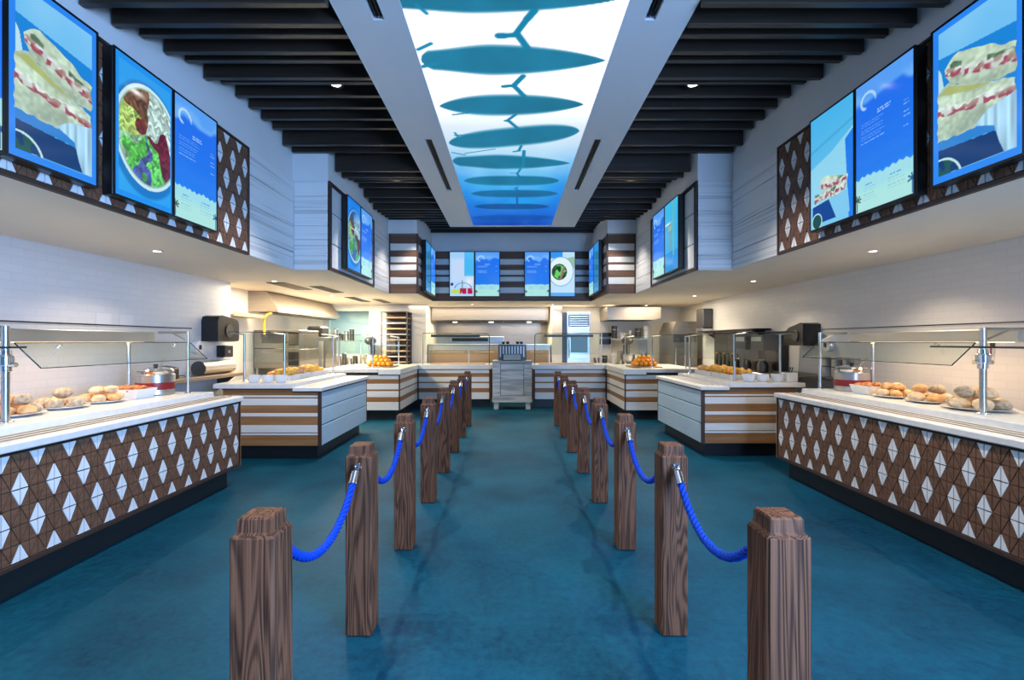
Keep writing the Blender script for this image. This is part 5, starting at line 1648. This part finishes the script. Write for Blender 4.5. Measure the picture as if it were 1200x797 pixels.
for i in range(9):
    x, z = -4.28 + 0.13 * (i % 5) + (0.05 if i > 4 else 0), 0.9405 if i < 5 else 1.5205
    h = 0.16 + 0.05 * (i % 3)
    t = thing('stock_pot', f'small steel pot under the mint window, {ORD[i % 5]} in the {"lower" if i < 5 else "upper"} row', 'pot', (x, 11.6, z), 0, f'pots under the mint window, {"lower" if i < 5 else "upper"} row')
    obj('pot_body', MB().lathe([(0.05, 0), (0.055, 0.01), (0.058, h), (0.05, h)], (x, 11.6, z), 14), M['steel' if i % 2 else 'dark_steel'], t)
    obj('pot_lid', MB().lathe([(0.059, h + 0.0005), (0.03, h + 0.018), (0.008, h + 0.03)], (x, 11.6, z), 14), M['steel'], t)


def pan_rack(label, x0, x1, y0, y1):
    t = thing('pan_rack', label, 'rack', ((x0 + x1) / 2, (y0 + y1) / 2, 0))
    for x in (x0, x1 - 0.03):
        for y in (y0, y1 - 0.03):
            obj('upright', MB().box(x, x + 0.03, y, y + 0.03, 0, 2.18), M['dark_steel'], t)
    obj('top_panel', MB().box(x0, x1, y0, y1, 2.1805, 2.20), M['dark_steel'], t)
    obj('back_panel', MB().box(x0 + 0.031, x1 - 0.031, y1 - 0.012, y1 - 0.002, 0.9, 2.18), M['frame_brown'], t)
    for k in range(9):
        z = 1.00 + 0.13 * k
        obj('sheet_pan', MB().box(x0 + 0.031, x1 - 0.031, y0 + 0.01, y1 - 0.03, z, z + 0.012).box(x0 + 0.031, x1 - 0.031, y0 + 0.002, y0 + 0.0095, z, z + 0.03), M['steel' if k % 2 else 'paper'], t)
    return t


pan_rack('tall dark pan rack with stacked sheet pans behind the left corner counter', -3.06, -2.44, 11.27, 11.79)

# cooking line in the middle
t = thing('extractor_hood', 'wide stainless extractor hood over the middle cooking line', 'hood', (-0.55, 12.9, 2.0))
obj('canopy', MB().prism([(12.55, 2.02), (12.50, 2.05), (12.50, 2.382), (13.39, 2.382), (13.39, 2.02)], 'x', -2.08, 0.95), M['hood'], t)
for k in range(5):
    x = -1.95 + k * 0.58
    obj('baffle_filter', MB().box(x, x + 0.54, 12.62, 13.3, 2.006, 2.0195), M['dark_steel'], t)
for x in (-1.5, -0.55, 0.45):
    obj('hood_lamp', MB().lathe([(0.06, -0.02), (0.07, 0.0)], (x, 12.72, 2.019), 16), M['lamp'], t)
for i, x in enumerate((-1.35, 0.2)):
    area('hood_light', (x, 12.75, 1.98), (0, 0, 0), 1.2, 0.2, 14, (1.0, 0.82, 0.58))
t = thing('pass_cabinet', 'long steel hot pass cabinet across the middle cooking line', 'cabinet', (-0.55, 12.2, 0))
obj('cabinet_body', MB().box(-2.08, 0.95, 12.0, 12.45, 0, 1.40, 0.004), M['steel_soft'], t)
for k in range(3):
    x = -2.05 + 1.0 * k
    obj('door', MB().box(x, x + 0.96, 11.988, 11.9995, 0.2, 1.28, 0.003), M['paper'], t)
    obj('door_handle', MB().tube([(x + 0.1, 11.97, 1.24), (x + 0.86, 11.97, 1.24)], 0.008, 8), M['chrome'], t)
obj('top_edge', MB().box(-2.09, 0.96, 11.98, 12.47, 1.4005, 1.43, 0.003), M['steel'], t)
t = thing('salamander_grill', 'steel grill shelf unit standing on the hot pass cabinet', 'grill', (-0.5, 12.3, 1.43))
obj('grill_body', MB().box(-1.9, -0.2, 12.1, 12.4, 1.4305, 1.62, 0.006), M['steel'], t)
obj('grill_slot', MB().box(-1.5, -0.6, 12.09, 12.0995, 1.50, 1.58), M['black'], t)

# right kitchen: combi oven, hood, refrigerator
t = thing('combi_oven', 'tall steel oven with a blue-lit glass door right of the cooking line', 'oven', (1.63, 12.3, 0))
obj('oven_body', MB().box(1.36, 1.94, 12.0, 12.6, 0.95, 2.22, 0.008), M['steel'], t)
obj('side_column', MB().box(1.24, 1.355, 12.0, 12.6, 0.95, 2.22, 0.004), M['dark_steel'], t)
obj('stand', MB().box(1.28, 1.90, 12.05, 12.55, 0, 0.9495), M['steel_soft'], t)
obj('upper_grille', MB().box(1.40, 1.91, 11.985, 11.9995, 1.86, 2.16, 0.003), M['dark_steel'], t)
for k in range(5):
    obj('louver', MB().box(1.42, 1.89, 11.975, 11.9845, 1.88 + 0.055 * k, 1.905 + 0.055 * k, 0.002), M['steel'], t)
d = obj('door', MB().box(1.38, 1.92, 11.97, 11.9995, 1.06, 1.84, 0.005), M['steel'], t)
obj('door_glass', MB().box(1.45, 1.87, 11.963, 11.9695, 1.22, 1.66), M['blue_glow'], d)
obj('door_handle', MB().tube([(1.41, 11.93, 1.10), (1.41, 11.93, 1.55)], 0.011, 8), M['chrome'], d)
t = thing('condensate_hood', 'short steel hood on the cream wall right of the tall oven', 'hood', (2.9, 12.2, 2.0))
obj('canopy', MB().prism([(2.30, 2.02), (2.30, 2.33), (3.60, 2.33), (3.60, 2.06), (3.45, 2.02)], 'y', 11.7, 12.69), M['hood'], t)
obj('filter_face', MB().box(2.40, 3.4, 11.8, 12.6, 2.012, 2.0195), M['black'], t)
t = thing('wall_control', 'pair of black oven controls on the cream kitchen wall', 'control panel', (2.4, 12.65, 1.4))
obj('upper_box', MB().box(2.30, 2.60, 12.60, 12.699, 1.62, 1.72, 0.005), M['black'], t)
obj('lower_box', MB().box(2.30, 2.60, 12.60, 12.699, 1.42, 1.56, 0.005), M['black'], t)
t = thing('refrigerator', 'wide steel refrigerator with a sloped top behind the right corner counter', 'refrigerator', (3.75, 11.3, 0))
obj('cabinet_body', MB().prism([(3.62, 0.05), (3.62, 1.70), (3.72, 1.95), (4.2, 1.95), (4.2, 0.05)], 'y', 10.98, 11.9), M['oven_steel'], t)
obj('door', MB().box(3.64, 4.18, 10.965, 10.9795, 0.15, 1.45, 0.004), M['oven_steel'], t)
obj('vent_panel', MB().box(3.66, 4.18, 10.968, 10.9795, 1.48, 1.66, 0.003), M['dark_steel'], t)
obj('door_handle', MB().tube([(3.70, 10.94, 0.9), (3.70, 10.94, 1.35)], 0.012, 8), M['chrome'], t)
obj('foot', MB().box(3.66, 4.16, 11.0, 11.85, 0, 0.0495), M['black'], t)
t = thing('prep_table', 'steel prep table crowded with pots before the right kitchen wall', 'table', (2.8, 12.3, 0))
obj('tabletop', MB().box(2.05, 3.5, 11.95, 12.55, 0.90, 0.94, 0.004), M['steel'], t)
for x in (2.09, 3.46):
    for y in (11.99, 12.51):
        obj('leg', MB().tube([(x, y, 0), (x, y, 0.8995)], 0.02, 8), M['steel'], t)
obj('wire_shelf', MB().box(2.5, 3.5, 12.2, 12.55, 1.55, 1.57), M['steel'], t)
for x in (2.55, 3.45):
    obj('shelf_post', MB().tube([(x, 12.4, 0.9405), (x, 12.4, 1.5495)], 0.015, 8), M['steel'], t)
for i in range(12):
    if i < 7:
        x, z = 2.15 + 0.2 * i, 0.9405
    else:
        x, z = 2.6 + 0.2 * (i - 7), 1.5705
    h = 0.14 + 0.06 * ((i * 5) % 4)
    t = thing('stock_pot', f'small pot on the right kitchen prep table, {(ORD + ["seventh"])[i if i < 7 else i - 7]} of the {"table" if i < 7 else "shelf"} row', 'pot', (x, 12.3, z), 0, f'pots on the right prep table, {"table" if i < 7 else "shelf"} row')
    obj('pot_body', MB().lathe([(0.065, 0), (0.07, 0.01), (0.075, h), (0.066, h)], (x, 12.3, z), 14), M[('steel', 'dark_steel', 'ceramic')[i % 3]], t)
    obj('pot_handle', MB().tube([(x - 0.08, 12.22, z + h * 0.7), (x - 0.02, 12.2, z + h * 0.7), (x + 0.05, 12.22, z + h * 0.7)], 0.006, 6), M['steel'], t)

# dark stand mixers on small carts
for label, x, y in (('dark stand mixer on a steel cart under the mint window', -3.34, 11.45), ('dark stand mixer on a steel cart before the right prep table', 2.75, 11.55)):
    t = thing('stand_mixer', label, 'mixer', (x, y, 0))
    obj('cart_top', MB().box(x - 0.2, x + 0.2, y - 0.22, y + 0.22, 0.80, 0.83, 0.004), M['steel'], t)
    for ax in (-0.17, 0.17):
        for ay in (-0.19, 0.19):
            obj('leg', MB().tube([(x + ax, y + ay, 0), (x + ax, y + ay, 0.7995)], 0.018, 8), M['dark_steel'], t)
    obj('mixer_base', MB().box(x - 0.15, x + 0.15, y - 0.2, y + 0.18, 0.8305, 0.87, 0.008), M['dark_steel'], t)
    obj('column', MB().box(x - 0.07, x + 0.07, y + 0.04, y + 0.17, 0.8705, 1.42, 0.02), M['dark_steel'], t)
    obj('motor_head', MB().blob((x, y - 0.03, 1.51), (0.13, 0.26, 0.10), 3, 0.02, 16, 10), M['dark_steel'], t)
    b_ = obj('mixing_bowl', MB().lathe([(0.06, 0), (0.12, 0.05), (0.145, 0.16), (0.15, 0.26), (0.145, 0.26), (0.11, 0.06)], (x, y - 0.10, 0.93), 20), M['steel'], t)
    obj('bowl_arm', MB().tube([(x - 0.16, y - 0.1, 1.10), (x - 0.10, y + 0.05, 1.10)], 0.014, 8).tube([(x + 0.16, y - 0.1, 1.10), (x + 0.10, y + 0.05, 1.10)], 0.014, 8), M['dark_steel'], t)
    obj('beater', MB().tube([(x, y - 0.10, 1.42), (x, y - 0.10, 1.05)], 0.014, 8), M['steel'], t)

# air diffusers in the soffit
for i, (x, y, w_, l_) in enumerate(((-3.55, 7.75, 0.28, 1.0), (-3.15, 8.25, 0.2, 1.0), (-3.25, 10.2, 0.2, 1.1), (-2.85, 10.6, 0.18, 0.9))):
    t = thing('air_diffuser', f'dark slotted air vent in the soffit above the left kitchen, {ORD[i]} from the camera', 'air vent', (x, y, Z_SOF - 0.01), 0, 'soffit air vents')
    obj('vent_frame', MB().box(x - w_ / 2, x + w_ / 2, y - l_ / 2, y + l_ / 2, Z_SOF - 0.010, Z_SOF - 0.0005), M['frame_brown'], t)
    for k in range(3):
        xx = x - w_ / 2 + w_ * (k + 1) / 4
        obj('vane', MB().box(xx - 0.006, xx + 0.006, y - l_ / 2 + 0.02, y + l_ / 2 - 0.02, Z_SOF - 0.016, Z_SOF - 0.0105), M['dark_steel'], t)
